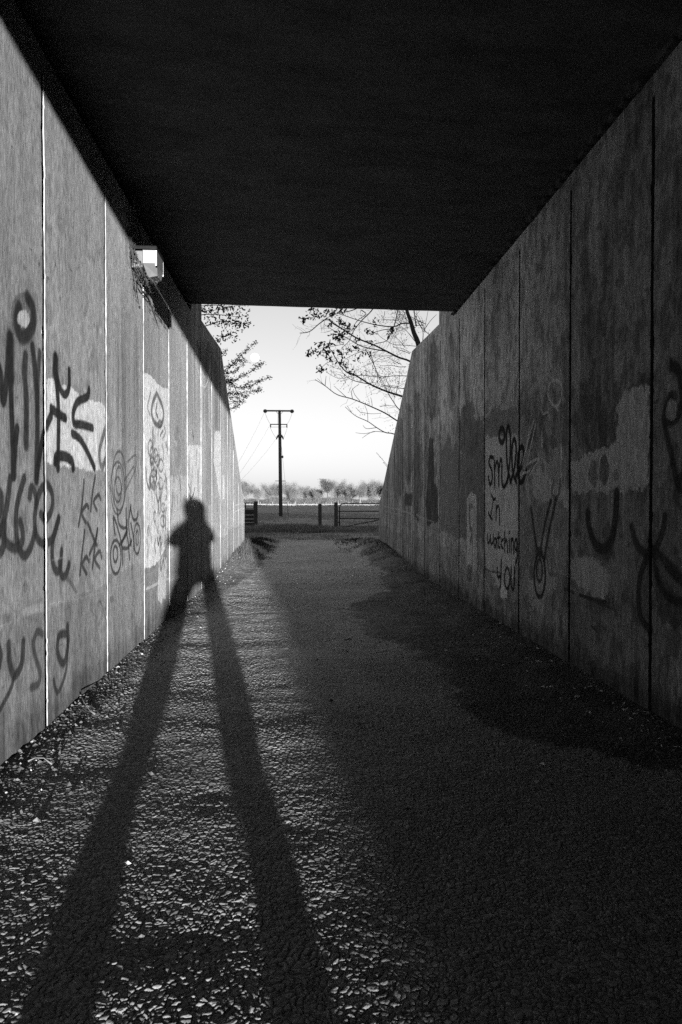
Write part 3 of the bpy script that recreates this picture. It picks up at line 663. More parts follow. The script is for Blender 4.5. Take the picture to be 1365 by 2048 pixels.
tag(blades('tussock_grass', x, y, field_z(x, y)-.01, .10+.16*rs.rand(len(x)), .010, M['tussock'], .7), 'darker tussocks in front of the gate posts', kind='stuff')
# short tussocky pasture behind the gate line
x, y = scatter(90000, -14, 16, 31.5, 75, lambda x, y: sst(.45, .70, fbm(x*.35, y*.45, 731, 4)))
tag(blades('pasture_grass', x, y, field_z(x, y)-.01, .05+.12*rs.rand(len(x)), .022, M['blade']), 'tussocky pasture behind the gates', kind='stuff')
x, y = scatter(9000, R+.05, R+1.3, -14, -6.4, lambda x, y: y < 9)  # blades added out of view to soften the wing's shadow edge
tag(blades('soft_shade_grass', x, y, np.interp(y, RWY, RWZ)-.08, .05+.34*rs.rand(len(x))**1.7, .012, M['tussock'], .8), 'rank grass added on the unseen low wing wall to soften its shadow edge', kind='stuff')
# verge growth at the feet of the wing walls
xa, ya = scatter(8000, -L+.01, -L+.85, 11.6, 21.8, lambda x, y: sst(.35, .6, fbm(x*2, y*1.3, 741, 3))*sst(11.4, 14.0, y)*sst(.95, .2, x+L-.25*sst(14, 20, y)))
xb, yb = scatter(3500, R-.95, R-.01, 11.6, 21.8, lambda x, y: sst(.4, .65, fbm(x*2, y*1.3, 751, 3))*sst(11.4, 16.0, y)*sst(1.05, .2, R-x-.25*sst(14, 20, y)))
x = np.concatenate([xa, xb]); y = np.concatenate([ya, yb]); hv = np.where(x < 0, 1., .45); M['verge'] = mat('verge_weed', .022, var=.5, scale=5, bump=0)
tag(blades('verge_weeds', x, y, path_low(x, y)-.005, .02+.13*hv*rs.rand(len(x))*sst(11, 15, y)*sst(-.45, -1.2, np.where(x < 0, x, -2)), .006, M['verge'], .8), 'dark weeds growing along the feet of both wall ends', kind='stuff')
# pale dry grass standing in the sun across the far side of the field
M['straw'] = mat('dry_straw', .14, var=.35, scale=.5, bump=0)
x, y = scatter(13000, -70, 80, 245, 338, lambda x, y: y > 0)
tag(blades('dry_grass', x, y, np.zeros(len(x))-.05, .35+.35*rs.rand(len(x)), .25, M['straw']), 'pale sunlit dry grass at the far edge of the field', kind='stuff')

# ------------------------------------------------------------------ loose grit and leaf litter on the path
def chips(name, x, y, s, tone, lift=.004):
    n = len(x); z = path_low(x, y)+lift; a = rs.rand(n)*6.28; V = np.empty((n, 5, 3)); asp = .45+.5*rs.rand(n)
    for k, (cx, cy, cz) in enumerate([(-1, -.8, 0), (1, -.6, .0), (.8, 1, 0), (-.7, .9, 0), (.1, .1, .55)]):
        px = cx*s*(.7+.5*rs.rand(n)); py = cy*s*asp*(.7+.5*rs.rand(n))
        V[:, k] = np.stack([x+px*np.cos(a)-py*np.sin(a), y+px*np.sin(a)+py*np.cos(a), z+cz*s*rs.rand(n)*1.6+(0 if k < 4 else .002)], 1)
    b = np.arange(n)*5; T = np.concatenate([np.stack([b+i, b+(i+1) % 4, b+4], 1) for i in range(4)])
    return np_mesh(name, V.reshape(-1, 3), T, M['chip'], None, False, {'tone': np.repeat(tone, 5)})
M['chip'] = mat('litter_chips', .1, rough=.65, var=.3, scale=60, bump=0, attr='tone')
xa, ya = scatter(12000, -L+.01, -L+.42, 2.0, 16, lambda x, y: np.exp(-(x+L)/.13))
xb, yb = scatter(26000, R-.85, R-.01, 2.0, 16, lambda x, y: np.exp(-(R-x)/.26)*.9*sst(.3, .6, fbm(x*5, y*2, 771, 3)))
xc, yc = scatter(500, -L, R, 1.3, 14, lambda x, y: y > 0)
x = np.concatenate([xa, xb, xc]); y = np.concatenate([ya, yb, yc]); n = len(x)
tag(chips('leaf_litter', x, y, .003+.013*rs.rand(n)**2.4, np.where(rs.rand(n) > np.where(x > 0, .90, .95), np.where(x > 0, .40, .22), .02+.05*rs.rand(n))), 'grit, dead leaves and fragments gathered along the wall feet', kind='stuff')
M['stick'] = mat('dry_stick', .05, var=.4, scale=60, bump=.3)
def twig(uvs, r, label, m='stick'):
    pts = []
    for (u, v, hgt) in uvs:
        gx, gy = on_ground(u, v, .01); pts.append((gx, gy, float(path_low(np.array([gx]), np.array([gy]))[0])+.008+hgt+r))
    mb = MB().tube(pts, [r*(.6+.4*math.sin(2.5*i+1)) for i in range(len(pts))], n=6); c = Vector(pts[0])
    tag(mb.build('twig', M[m], None, True), label, 'twig', 'twigs lying on the path')
twig([(160, 1398, .03), (168, 1412, .01), (180, 1424, .0), (190, 1430, 0)], .006, 'thick pale twig lying at the foot of the sunlit wall')
twig([(160, 1404, .03), (172, 1402, .01), (184, 1399, .0)], .004, 'thin pale twig crossing the thick one by the sunlit wall')
twig([(56, 1527, .0), (70, 1524, .012), (88, 1521, .008), (104, 1528, 0)], .0045, 'flat pale strip of bark near the foot of the left wall, closest to the camera')
twig([(1268, 1530, .0), (1280, 1520, .006), (1298, 1512, .0)], .003, 'short pale stalk on the dark path edge at the right of the frame')
twig([(1312, 1512, .0), (1322, 1520, .005), (1328, 1528, .0)], .003, 'small stalk slanting the other way at the far right of the path')
twig([(1082, 1411, .0), (1130, 1412, .008), (1184, 1409, .004)], .0025, 'long thin straw lying across the dark strip below the sketched fork')
twig([(957, 1326, .0), (960, 1332, .004), (966, 1337, .0)], .0035, 'tiny curved twig in the dark strip near the middle of the path')
def scrap(u, v, s, label, wd=1.6):
    gx, gy = on_ground(u, v, .01); z = float(path_low(np.array([gx]), np.array([gy]))[0])+.006
    rr = random.Random(int(u)); n = 9; vs = []; 
    for k in range(n):
        t = 6.283*k/n; q = s*(.7+.5*rr.random()); vs.append((gx+wd*q*math.cos(t), gy+q*math.sin(t), z+.004*rr.random()))
    vs2 = [(a, b, c+.006+.004*rr.random()) for a, b, c in vs]; mb = MB(); n_ = n
    mb.add(vs+vs2, [tuple(range(n))[::-1], tuple(range(n, 2*n))]+[(k, (k+1) % n, n+(k+1) % n, n+k) for k in range(n)])
    tag(mb.build('paper_scrap', M['pale']), label, 'litter', 'pale scraps littering the path')
scrap(694, 1277, .016, 'largest pale scrap, in the middle of the path', 2.2); scrap(676, 1268, .008, 'small pale fragment just left of the largest scrap')
scrap(884, 1375, .009, 'round pale chip beside the edge of the dark stain'); scrap(917, 1413, .007, 'little pale chip on the path nearer the camera than the round one')
scrap(1156, 1399, .010, 'pale chip on the dark strip near the right wall'); scrap(1075, 1490+73, .006, 'tiny speck of pale grit low on the right side of the path')

# ------------------------------------------------------------------ wall lamp with its conduit, dead ivy caught round it
M['housing'] = mat('lamp_housing', .03, rough=.6, var=.3, scale=30)
M['sooty'] = mat('sooty_metal', .008, rough=.9, var=.5, scale=30, spec=.05)
lamp = thing('wall_lamp', 'boxy white bulkhead lamp high on the left wall, catching the sun', 'lamp', (-L, 5.68, 3.10))
MB().box((-L+.046, 5.685, 3.145), (.09, .25, .135), 0, .008).build('housing', M['housing'], lamp)
mb = MB(); x0, x1 = -L+.095, -L+.205
vs = []
for (yy, k) in ((5.555, 0), (5.815, 1)):
    ins = .022 if k else 0
    vs += [(x0, yy, 3.112), (x1, yy, 3.112), (x1, yy, 3.215), (x0, yy, 3.215), (x0+.02, yy+(.105 if not k else -.02), 3.03), (x1-.015, yy+(.105 if not k else -.02), 3.045)]
mb.add(vs, [(0, 1, 2, 3), (6, 9, 8, 7), (1, 7, 8, 2), (3, 2, 8, 9), (0, 4, 5, 1), (6, 7, 11, 10), (1, 5, 11, 7), (0, 6, 10, 4), (4, 10, 11, 5), (0, 3, 9, 6)])
mb.build('diffuser', M['lens'], lamp)
MB().box((-L+.105, 5.685, 3.232), (.205, .29, .028), 0, .006).build('top_cover', M['sooty'], lamp)
for yy in (5.60, 5.76): MB().tube([(-L+.02, yy, 3.24), (-L+.02, yy, 3.62)], .011, n=8).build('conduit', M['metal_dark'], lamp)
for yy in (5.552, 5.818): MB().box((-L+.200, yy, 3.15), (.012, .008, .12)).build('clip', M['galv'], lamp)
def leafcloud(mb, pts, size, n, rad, seed=0, flat=False):
    rr = random.Random(seed)
    for p in pts:
        for k in range(n):
            c = Vector(p)+Vector((rr.gauss(0, rad), rr.gauss(0, rad), rr.gauss(0, rad)))
            d = Vector((rr.gauss(0, 1), rr.gauss(0, 1), rr.gauss(0, 1))).normalized(); e = d.cross(Vector((rr.gauss(0, 1), rr.gauss(0, 1), rr.gauss(0, 1)))).normalized()
            s = size*rr.uniform(.6, 1.3)
            mb.add([c-d*s, c+e*s*.45+d*s*.1, c+d*s, c-e*s*.45+d*s*.05], [(0, 1, 2), (0, 2, 3)])
ivy = thing('dead_ivy', 'dark dried ivy clinging round the lamp on the left wall', 'dead plant', (-L, 5.5, 3.0))
st_ = MB(); lf = MB()
for q in range(9):
    rr = random.Random(q); y0 = 5.45+rr.uniform(0, .1); p = [(-L+.01, y0, 3.34-rr.uniform(0, .1))]
    for k in range(6): p.append((-L+.012+rr.uniform(0, .02)+.012*k*(q % 3), p[-1][1]+rr.uniform(-.02, .045), p[-1][2]-rr.uniform(.03, .08)))
    st_.tube(p, .004, .002, n=4)
    leafcloud(lf, p[1:], .010, 4, .012, q)
leafcloud(lf, [(-L+.04+.03*k, 5.58+.03*k, 3.03-.006*k) for k in range(5)], .012, 26, .018, 77)
leafcloud(lf, [(-L+.02, 5.50+.01*k, 3.22-.03*k) for k in range(4)], .012, 14, .014, 78)
M['dead_leaf'] = mat('dead_leaf', .008, var=.7, scale=40, bump=0)
st_.build('stem', M['dead_leaf'], ivy); lf.build('leaves', M['dead_leaf'], ivy, fixn=False)

# ------------------------------------------------------------------ leafy bank added above the underpass, out of view, to shade the field
mb = MB(); hd = thing('added_hedge', 'tall leafy bank added unseen on top of the embankment to shade the field', 'added_hedge', (10, 2, 4.7))
xs = np.linspace(-45, 75, 160); an = np.linspace(0, 2*np.pi, 22)
V = []
for xx in xs:
    for t in an[:-1]:
        k = 1+.25*float(vn(np.array([xx*1.3]), np.array([t*2.2]), 801)[0]); V.append((xx, 1.8+1.3*k*math.cos(t), 7.8+3.15*k*math.sin(t)*(.9+.25*float(vn(np.array([xx*.6]), np.array([0.]), 803)[0]))))
m_ = 21; Fq = [(i*m_+k, i*m_+(k+1) % m_, (i+1)*m_+(k+1) % m_, (i+1)*m_+k) for i in range(len(xs)-1) for k in range(m_)]
MB().add(V, Fq).build('foliage', M['soil'], hd, True)

def mass(x0, x1, yc, zc, ry, rz, seed, parent, name='foliage'):  # foliage masses added out of view to cut skylight from the rear opening
    xs = np.linspace(x0, x1, max(8, int((x1-x0)/.5))); t = np.linspace(0, 2*np.pi, 25)[:-1]; Xg, Tg = np.meshgrid(xs, t, indexing='ij')
    e = np.sqrt(np.clip(1-((Xg-(x0+x1)/2)/((x1-x0)/2))**8, .0, 1)); k = .8+.45*fbm(Xg*.9+seed, Tg*2, seed, 3); k = k*e
    V = np.stack([Xg, yc+ry*k*np.cos(Tg), zc+rz*k*np.sin(Tg)], 2).reshape(-1, 3); m = len(t); i, j = np.meshgrid(np.arange(len(xs)-1), np.arange(m), indexing='ij')
    a = (i*m+j).ravel(); b = (i*m+(j+1) % m).ravel(); np_mesh(name, V, np.stack([a, b, b+m, a+m], 1), M['soil'], parent)
    n = int((x1-x0)*260); x = rs.uniform(x0+.2, x1-.2, n); tt = rs.uniform(0, 6.28, n); c = np.stack([x, yc+ry*1.02*np.cos(tt), zc+rz*1.02*np.sin(tt)], 1)+rs.normal(0, .12, (n, 3))
    d = rs.normal(0, 1, (n, 3)); d /= np.linalg.norm(d, axis=1)[:, None]; f = np.cross(d, rs.normal(0, 1, (n, 3))); f /= np.linalg.norm(f, axis=1)[:, None]
    np_mesh('leaves', np.stack([c-d*.09, c+d*.09, c+f*.08], 1).reshape(-1, 3), np.arange(n*3).reshape(-1, 3), M['verge'], parent, False)
h1 = thing('added_hedge', 'leafy bank added left of the approach to block light from behind the photographer', 'added_hedge', (-12, -19, 0)); mass(-26, .4, -19, 4.2, 2.2, 4.6, 11, h1)
h2_ = thing('added_hedge', 'leafy bank added right of the approach to block light from behind the photographer', 'added_hedge', (16, -19, 0)); mass(4.3, 30, -19, 4.2, 2.2, 4.6, 12, h2_)
t_ = thing('tree', 'unseen broad tree added behind the photographer, its crown blocking the rear sky light', 'tree', (5.2, -21, 0)); mass(-3.5, 8.5, -19.5, 9.4, 3.4, 3.2, 13, t_, 'crown')
MB().tube([(5.2, -21, -.2), (5.0, -20.8, 3), (4.4, -20.3, 8)], [.35, .28, .18], n=10).build('trunk', M['bark'], t_, True)

# ------------------------------------------------------------------ gates and posts at the end of the path
GY = 30.9
def P(u, v, Y=GY): return at(u, v, Y)
def post(u0, u1, vt, Y, label, vb=None):
    a = P(u0, vt, Y); b = P(u1, vt, Y); wdt = b.x-a.x; c = (a+b)/2; zt_ = a.z
    mb = MB().box((c.x, Y, (zt_-.15)/2), (wdt, wdt, zt_+.15), .1, wdt*.10)
    tag(mb.build('fence_post', M['wood']), label, 'post', 'timber posts at the field edge')
post(637, 643.5, 1007.5, 30.0, 'lone square timber post standing left of the open gateway post'); post(669, 676, 1004.5, GY, 'timber post that the curved steel gate shuts against')
post(508.5, 515.5, 1002.5, GY+.3, 'thick dark timber post beside the small barred gate on the left')
M['gate'] = mat('black_tube', .045, rough=.5, var=.2)
gt = thing('field_gate', 'steel field gate with curved corner and diagonal brace, right of the posts', 'gate', (P(679, 1008).x, GY, 0))
x0 = P(679.5, 1008).x; x1 = x0+3.0; zt1 = P(680, 1007.5).z; r = .027
z2, z3, z4 = P(680, 1022.5).z, P(680, 1037).z, .09
MB().tube([(x0, GY, .08), (x0, GY, zt1-.16), (x0+.03, GY, zt1-.07), (x0+.10, GY, zt1-.01), (x0+.2, GY, zt1), (x1-.2, GY, zt1), (x1-.08, GY, zt1-.02), (x1, GY, zt1-.12), (x1, GY, .08)], r, n=8).build('gate_frame', M['gate'], gt, True)
for zz in (z2, z3): MB().tube([(x0, GY, zz), (x1, GY, zz)], .024, n=8).build('rail', M['gate'], gt, True)
MB().tube([(x0, GY, z4), (x1, GY, z4)], .024, n=8).build('rail', M['gate'], gt, True)
bx = P(764, 1038).x; MB().tube([(x0+.05, GY+.03, .06), (bx+.1, GY+.03, z3-.02)], .022, n=8).build('brace', M['gate'], gt, True)
mb = MB()
for k in range(1, 24): mb.tube([(x0+k*.125, GY, z4), (x0+k*.125, GY, z3)], .0025, n=4)
for zz in np.linspace(z4, z3, 6)[1:-1]: mb.tube([(x0, GY, zz), (x1, GY, zz)], .0025, n=4)
mb.build('mesh_infill', M['galv'], gt)
for k in (0, 1): MB().box((x0-.03, GY, (z2, .3)[k]), (.1, .04, .04), 0, .004).build('latch', M['gate'], gt)
M['bar'] = mat('weathered_bar', .34, var=.2, scale=20)
g2 = thing('barred_gate', 'narrow barred gate half hidden by the end of the left wall', 'gate', (P(489, 1006).x, GY, 0))
xa, xb = P(508, 1006).x, P(508, 1006).x-1.3; zs = [P(500, v).z for v in (1006, 1018.5, 1030, 1038, 1045, 1052.5)]
for zz in zs: MB().box(((xa+xb)/2, GY, zz), (xa-xb, .03, .046), 0, .004).build('bar', M['bar'], g2)
for xx in (xa, xb): MB().box((xx, GY+.02, (zs[0]+.03)/2), (.04, .04, zs[0]), 0, .004).build('stile', M['wood'], g2)
MB().box((P(491, 1006).x, GY+.05, .6), (.06, .03, 1.15), 0, .004).build('stile', M['wood'], g2)
MB().box(((xa+xb)/2, GY+.35, .47), (xa-xb, .02, .92)).build('backing_board', M['wood'], g2)

# ------------------------------------------------------------------ overhead line pole
PY = 54.6; pb = P(562, 1035, PY); pt = P(559.5, 820, PY); D = PY/F
pole = thing('utility_pole', 'tall wooden electricity pole standing in the field with two crossarms', 'utility pole', (pb.x, PY, 0))
MB().tube([(pb.x, PY, -.3), ((pb.x+pt.x)/2, PY, pt.z*.5), (pt.x, PY, pt.z)], [.15, .135, .105], n=12).build('shaft', M['wood'], pole, True)
xl, xr = P(531, 822, PY).x, P(584.5, 822, PY).x; za = P(557, 822, PY).z
MB().box(((xl+xr)/2, PY-.14, za), (xr-xl, .11, .12), 0, .01).build('crossarm', M['metal_dark'], pole)
for xx in (xl, xr): MB().lathe((xx, PY-.16, za-.03), [(0, .15), (.09, .13), (.15, .06), (.165, 0), (.15, -.06), (.09, -.13), (0, -.15)], 14).build('insulator', M['metal_dark'], pole, True)
za2 = P(557, 849, PY).z; xl2, xr2 = P(541, 849, PY).x, P(575, 849, PY).x
MB().box(((xl2+xr2)/2, PY-.13, za2), (xr2-xl2, .07, .07), 0, .006).build('crossarm', M['metal_dark'], pole)
MB().tube([(xl2, PY-.13, za2-.22), (xr2, PY-.13, za2-.20)], .015, n=5).build('lower_rod', M['galv'], pole)
for xx in (xl2+.03, xr2-.03): MB().tube([(xx, PY-.13, za2+.03), (xx, PY-.13, za2-.25)], .045, n=8).build('fuse', M['metal_dark'], pole)
for s_ in (-1, 1): MB().tube([(pt.x+s_*.3, PY-.13, za-.03), (pt.x+s_*.05, PY-.13, za-.3)], .014, n=5).build('stay_strap', M['metal_dark'], pole)
zb = P(559, 873, PY).z
MB().box((pt.x+.03, PY-.13, zb+.02), (.40, .2, .22), 0, .02).build('bracket', M['metal_dark'], pole)
for s_ in (-1, 1): MB().tube([(pt.x+.03+s_*.19, PY-.18, zb), (pt.x+.03+s_*.27, PY-.22, zb-.24)], [.07, .045], n=8).build('cable_end', M['metal_dark'], pole)
zc = P(560, 962, PY).z; MB().tube([(P(551, 962, PY).x, PY-.12, zc), (P(571.5, 962, PY).x, PY-.12, zc)], .025, n=6).build('anti_climb_bar', M['metal_dark'], pole)
def sag(a, b, s, n=10):
    a = Vector(a); b = Vector(b); return [a+(b-a)*(i/n)-Vector((0, 0, s*4*(i/n)*(1-i/n))) for i in range(n+1)]
J = MB(); J.tube(sag((xl, PY-.16, za-.15), (xl2, PY-.13, za2+.05), .12), .010, n=4); J.tube(sag((xl2, PY-.13, za2-.25), (pt.x-.2, PY-.2, zb-.2), .10), .010, n=4)
J.tube(sag((xr, PY-.16, za-.15), (xr2-.03, PY-.13, za2+.05), .16), .010, n=4); J.tube(sag((xr2, PY-.13, za2-.25), (pt.x+.3, PY-.2, zb-.2), .05), .010, n=4)
J.tube(sag((pt.x-.12, PY-.2, za-.1), (pt.x-.15, PY-.15, za2), .02), .008, n=4)
J.build('jumper_wire', M['metal_dark'], pole)
for q, (a, b) in enumerate([((xl, PY-.2, za), at(440, 985, 36)), ((xl2, PY-.1, za2), at(436, 1004, 36)), ((pt.x-.2, PY-.2, zb-.1), at(430, 1010, 36))]):
    MB().tube(sag(a, b, .25, 14), .0055, n=4).build('line_wire', M['galv'], pole)
gy = MB(); ga = Vector((pt.x+.10, PY-.1, P(564, 880, PY).z)); gb = P(577.5, 1030, PY-.2)
ins = ga+(gb-ga)*.225
gw = thing('guy_wire', 'thin stay wire running from the pole down to the grass on its right', 'stay wire', (gb.x, gb.y, 0))
MB().tube([ga, ga+(gb-ga)*.86], .0095, n=4).build('wire', M['galv'], gw); MB().tube([ga+(gb-ga)*.86, gb-Vector((0, 0, .15))], .022, n=5).build('wire_guard', M['metal_dark'], gw)
MB().lathe(ins, [(0, .12), (.06, .08), (.08, 0), (.06, -.08), (0, -.12)], 8).build('stay_insulator', M['metal_dark'], gw, True)
def stone(u, v, Y, s, label):
    c = P(u, v, Y); bm = bmesh.new(); bmesh.ops.create_icosphere(bm, subdivisions=2, radius=1); rr = random.Random(int(u*7))
    for vv in bm.verts: vv.co = Vector((c.x+vv.co.x*s*1.5*(.85+.3*rr.random()), Y+vv.co.y*s, max(0, .35*s+vv.co.z*s*.75*(.8+.4*rr.random()))))
    me = bpy.data.meshes.new('stone'); bm.to_mesh(me); bm.free(); me.materials.append(M['pale']); tag(link(bpy.data.objects.new('stone', me)), label, 'stone', 'pale stones by the pole')
stone(553, 1034, PY-.3, .16, 'pale stone immediately left of the foot of the pole'); stone(557.5, 1035, PY-.5, .11, 'smaller pale stone touching the foot of the pole'); stone(577, 1028, PY+1, .12, 'pale stone at the foot of the stay wire')

# ------------------------------------------------------------------ trees close behind the wing walls
def bez(pts):
    out = []; n = len(pts)
    for i in range(n-1):
        p0 = pts[max(i-1, 0)]; p1 = pts[i]; p2 = pts[i+1]; p3 = pts[min(i+2, n-1)]
        for k in range(4):
            t = k/4; out.append(.5*((2*p1)+(-p0+p2)*t+(2*p0-5*p1+4*p2-p3)*t*t+(-p0+3*p1-3*p2+p3)*t**3))
    out.append(pts[-1]); return out
def leaf_bunch(mb, c, size, n, rad, rr):
    for k in range(n):
        p = Vector(c)+Vector((rr.gauss(0, rad), rr.gauss(0, rad), rr.gauss(0, rad*.8)))
        d = Vector((rr.gauss(0, 1), rr.gauss(0, .6), rr.gauss(-.3, .8))).normalized(); e = d.cross(Vector((rr.gauss(0, .6), 1, rr.gauss(0, .6)))).normalized(); s = size*rr.uniform(.6, 1.25)
        mb.add([p-d*s, p-d*s*.3+e*s*.42, p+d*s*.5+e*s*.30, p+d*s, p+d*s*.4-e*s*.34, p-d*s*.3-e*s*.42], [(0, 1, 2, 3), (0, 3, 4, 5)])
def twigs_on(mb, lf, line, r, rr, dens, ln, Y, leaves=0, lsz=.03, sub=True):
    for i in range(1, len(line)-1):
        if rr.random() > dens: continue
        p = line[i]; d = (line[i+1]-line[i-1]).normalized(); s = rr.choice((-1, 1))
        q = Vector((d.x*.7-d.z*s*.8, rr.uniform(-.6, .6), d.z*.7+d.x*s*.8)).normalized(); l = ln*rr.uniform(.4, 1.2); pp = [p]
        for k in range(3): pp.append(pp[-1]+(q+Vector((rr.gauss(0, .25), rr.gauss(0, .25), rr.gauss(.05, .25))))*l/3)
        mb.tube(pp, r*.5, r*.25, n=4)
        if sub and rr.random() < .7:
            e = pp[2]; mb.tube([e, e+Vector((rr.gauss(0, .5), rr.gauss(0, .3), rr.gauss(.2, .5)))*l*.5], r*.35, r*.2, n=4)
        if leaves:
            for e in pp[1:]: leaf_bunch(lf, e, lsz, leaves, lsz*.8, rr)
rt = thing('bare_tree', 'budding tree with spreading dark branches leaning in above the right wing wall', 'tree', (4.4, 20.5, 0), 'trees beside the wing walls')
TY = 20.0
def z4(u, v, Y=TY): return at(600+u/4.55, 600+v/4.55, Y)
rr = random.Random(11)
tr = bez([Vector((4.5, 20.8, -.1)), Vector((4.3, 20.6, 2.0)), z4(1125, 700, 20.4), z4(1085, 420), z4(1040, 300), z4(1012, 200), z4(980, 110), z4(940, -60), z4(930, -300)])
MB().tube(tr, [.13-.095*(i/(len(tr)-1))**.6 for i in range(len(tr))], n=9).build('trunk', M['bark'], rt, True)
BR = [(.040, [(1125, 640), (1000, 555), (900, 520), (790, 465), (680, 410), (520, 345), (400, 270), (300, 210), (250, 170), (180, 212), (90, 285), (0, 300)]),
 (.045, [(1120, 950), (930, 875), (790, 830), (640, 765), (500, 680), (420, 650), (340, 550), (290, 460)]),
 (.030, [(1140, 1250), (890, 1100), (780, 1030), (640, 965), (480, 900), (340, 860), (230, 780), (138, 722)]),
 (.024, [(1150, 1330), (870, 1222), (780, 1205), (700, 1160), (620, 1105), (520, 1060), (460, 1015), (412, 970)]),
 (.024, [(790, 465), (640, 440), (540, 410), (440, 350), (330, 290), (220, 220)]), (.022, [(890, 60), (890, 110), (860, 230), (830, 300), (790, 370), (680, 400), (600, 450), (480, 500), (410, 540)]),
 (.024, [(700, 20), (650, 100), (560, 190), (490, 280), (450, 370), (380, 440)]), (.020, [(560, 90), (600, 130), (520, 190), (480, 270)]), (.020, [(560, 60), (460, 98), (350, 120), (250, 160), (200, 200)]),
 (.028, [(1010, 210), (930, 213), (860, 240), (760, 235), (650, 215), (540, 185), (420, 145), (340, 115)]), (.018, [(860, 262), (760, 270), (650, 300), (600, 290)]),
 (.016, [(640, 470), (680, 600), (720, 700), (780, 820)]), (.022, [(1100, 1160), (910, 1000), (850, 920), (800, 840), (740, 710), (700, 650)]), (.016, [(600, 450), (660, 560), (700, 650), (715, 800)]),
 (.016, [(1080, 700), (970, 690), (850, 690), (740, 700), (640, 690), (520, 685), (440, 700), (350, 712), (240, 655)]), (.018, [(1080, 830), (940, 805), (850, 795), (760, 780), (720, 800)]),
 (.018, [(640, 765), (500, 735), (420, 690), (360, 620)]), (.014, [(230, 780), (240, 690)]), (.012, [(420, 880), (360, 825), (310, 780)]), (.010, [(230, 780), (160, 712)]), (.012, [(480, 900), (475, 820), (540, 765)]), (.011, [(550, 920), (500, 860), (480, 800)]),
 (.012, [(790, 1205), (680, 1195), (620, 1220), (570, 1255)]), (.010, [(690, 1195), (590, 1215), (508, 1207)]), (.010, [(620, 1105), (615, 1020), (590, 955)]), (.009, [(560, 1030), (510, 978)]), (.009, [(470, 1020), (430, 960)]), (.010, [(660, 975), (655, 920), (645, 885)]), (.011, [(730, 970), (800, 957), (870, 968)]),
 (.010, [(560, 1022), (650, 1035), (740, 1030)]), (.012, [(700, 1160), (610, 1170), (575, 1140)]), (.014, [(270, 170), (330, 220), (400, 265)]), (.010, [(350, 500), (440, 470), (600, 440)]), (.010, [(400, 400), (300, 420), (180, 440), (90, 495)]), (.010, [(340, 550), (250, 570), (190, 625)]),
 (.016, [(1120, 370), (1122, 290), (1095, 230), (1060, 160), (1030, 90)]), (.014, [(1122, 290), (1180, 200), (1245, 130)]), (.010, [(1130, 280), (1150, 190), (1168, 100)]), (.010, [(1110, 250), (1060, 150), (1090, 100)]), (.03, [(1060, 230), (1050, 170), (1040, 60)]),
 (.012, [(1065, 420), (960, 410), (860, 405), (790, 370), (720, 320), (700, 260)]), (.008, [(850, 505), (760, 510), (660, 570), (560, 610)]), (.010, [(1010, 480), (930, 440), (850, 430)]), (.010, [(775, 100), (765, 160), (758, 210)]), (.010, [(960, 110), (900, 250), (850, 330), (790, 440)])]
lf = MB(); Fl = MB()
for q, (r, pts) in enumerate(BR):
    off = rr.uniform(-.5, .5) if q > 3 else (0, .3, -.3, .2)[q]; m = len(pts)
    line = bez([at(600+u/4.55, 600+v/4.55, TY+off*(i/(m-1))) for i, (u, v) in enumerate(pts)])
    b = MB(); b.tube(line, r*.80, max(r*.28, .005), n=5)
    if q in (0, 1, 2, 4, 5, 6, 9, 11, 12, 13, 14, 16, 32): twigs_on(b, Fl, line, .008, rr, .95 if q != 2 else .35, .46, TY, 1 if q in (11, 13, 14, 16, 1, 15) else 0, .022)
    b.build('branch', M['bark'], rt, True)
for q in range(16):
    u = rr.uniform(880, 1230); v = rr.uniform(120, 330) if q % 2 else rr.uniform(330, 900); u = min(u, 1180-.35*v) if v > 330 else u
    a_ = rr.uniform(-.9, .5) if q % 3 else rr.uniform(-1.6, -.9); l = rr.uniform(120, 300); pts = [(u, v)]
    for k in range(4): a_ += rr.uniform(-.22, .22); pts.append((pts[-1][0]-math.cos(a_)*l/4, pts[-1][1]+math.sin(a_)*l/4))
    off = rr.uniform(-.6, .6); line = bez([at(600+uu/4.55, 600+vv/4.55, TY+off) for uu, vv in pts]); b = MB(); b.tube(line, .011, .004, n=5); twigs_on(b, Fl, line, .006, rr, .6, .3, TY, 1 if q % 2 else 0, .018); b.build('branch', M['bark'], rt, True)
for (u, v) in [(130, 150), (60, 160), (200, 140), (250, 100), (150, 110), (100, 90), (20, 180), (390, 220), (440, 240), (290, 220), (360, 190), (350, 300), (320, 340), (380, 330), (280, 400), (180, 395), (110, 460), (85, 490), (190, 490), (230, 465), (300, 470), (350, 470), (400, 500), (270, 530), (380, 560), (400, 590), (175, 625), (205, 635),
               (510, 430), (450, 450), (520, 355), (620, 280), (665, 300), (690, 210), (630, 480), (540, 520), (830, 300), (850, 265), (470, 660), (240, 430), (330, 100), (380, 90), (300, 130), (430, 300), (460, 255), (640, 390), (370, 360), (300, 320)]:
    leaf_bunch(lf, z4(u, v, TY+rr.uniform(-.5, .5)), .050, rr.randint(11, 19), .062, rr)
for (u, v) in [(600, 640), (660, 655), (820, 730), (940, 740), (460, 600), (800, 640), (930, 650), (540, 590), (700, 740), (640, 570), (780, 700), (260, 600), (320, 600), (380, 715), (530, 130), (810, 180), (960, 330), (950, 400), (870, 430), (880, 540), (870, 1050), (590, 950), (560, 1020), (840, 1170), (590, 650), (860, 560), (980, 380)]:
    leaf_bunch(Fl, z4(u, v, TY+rr.uniform(-.4, .4)), .020, 16, .10, rr)
lf.build('foliage', M['leaf'], rt, fixn=False); Fl.build('buds', M['leaf'], rt, fixn=False)
def z5(u, v, Y): return at(400+u/7.877, 600+v/7.877, Y)
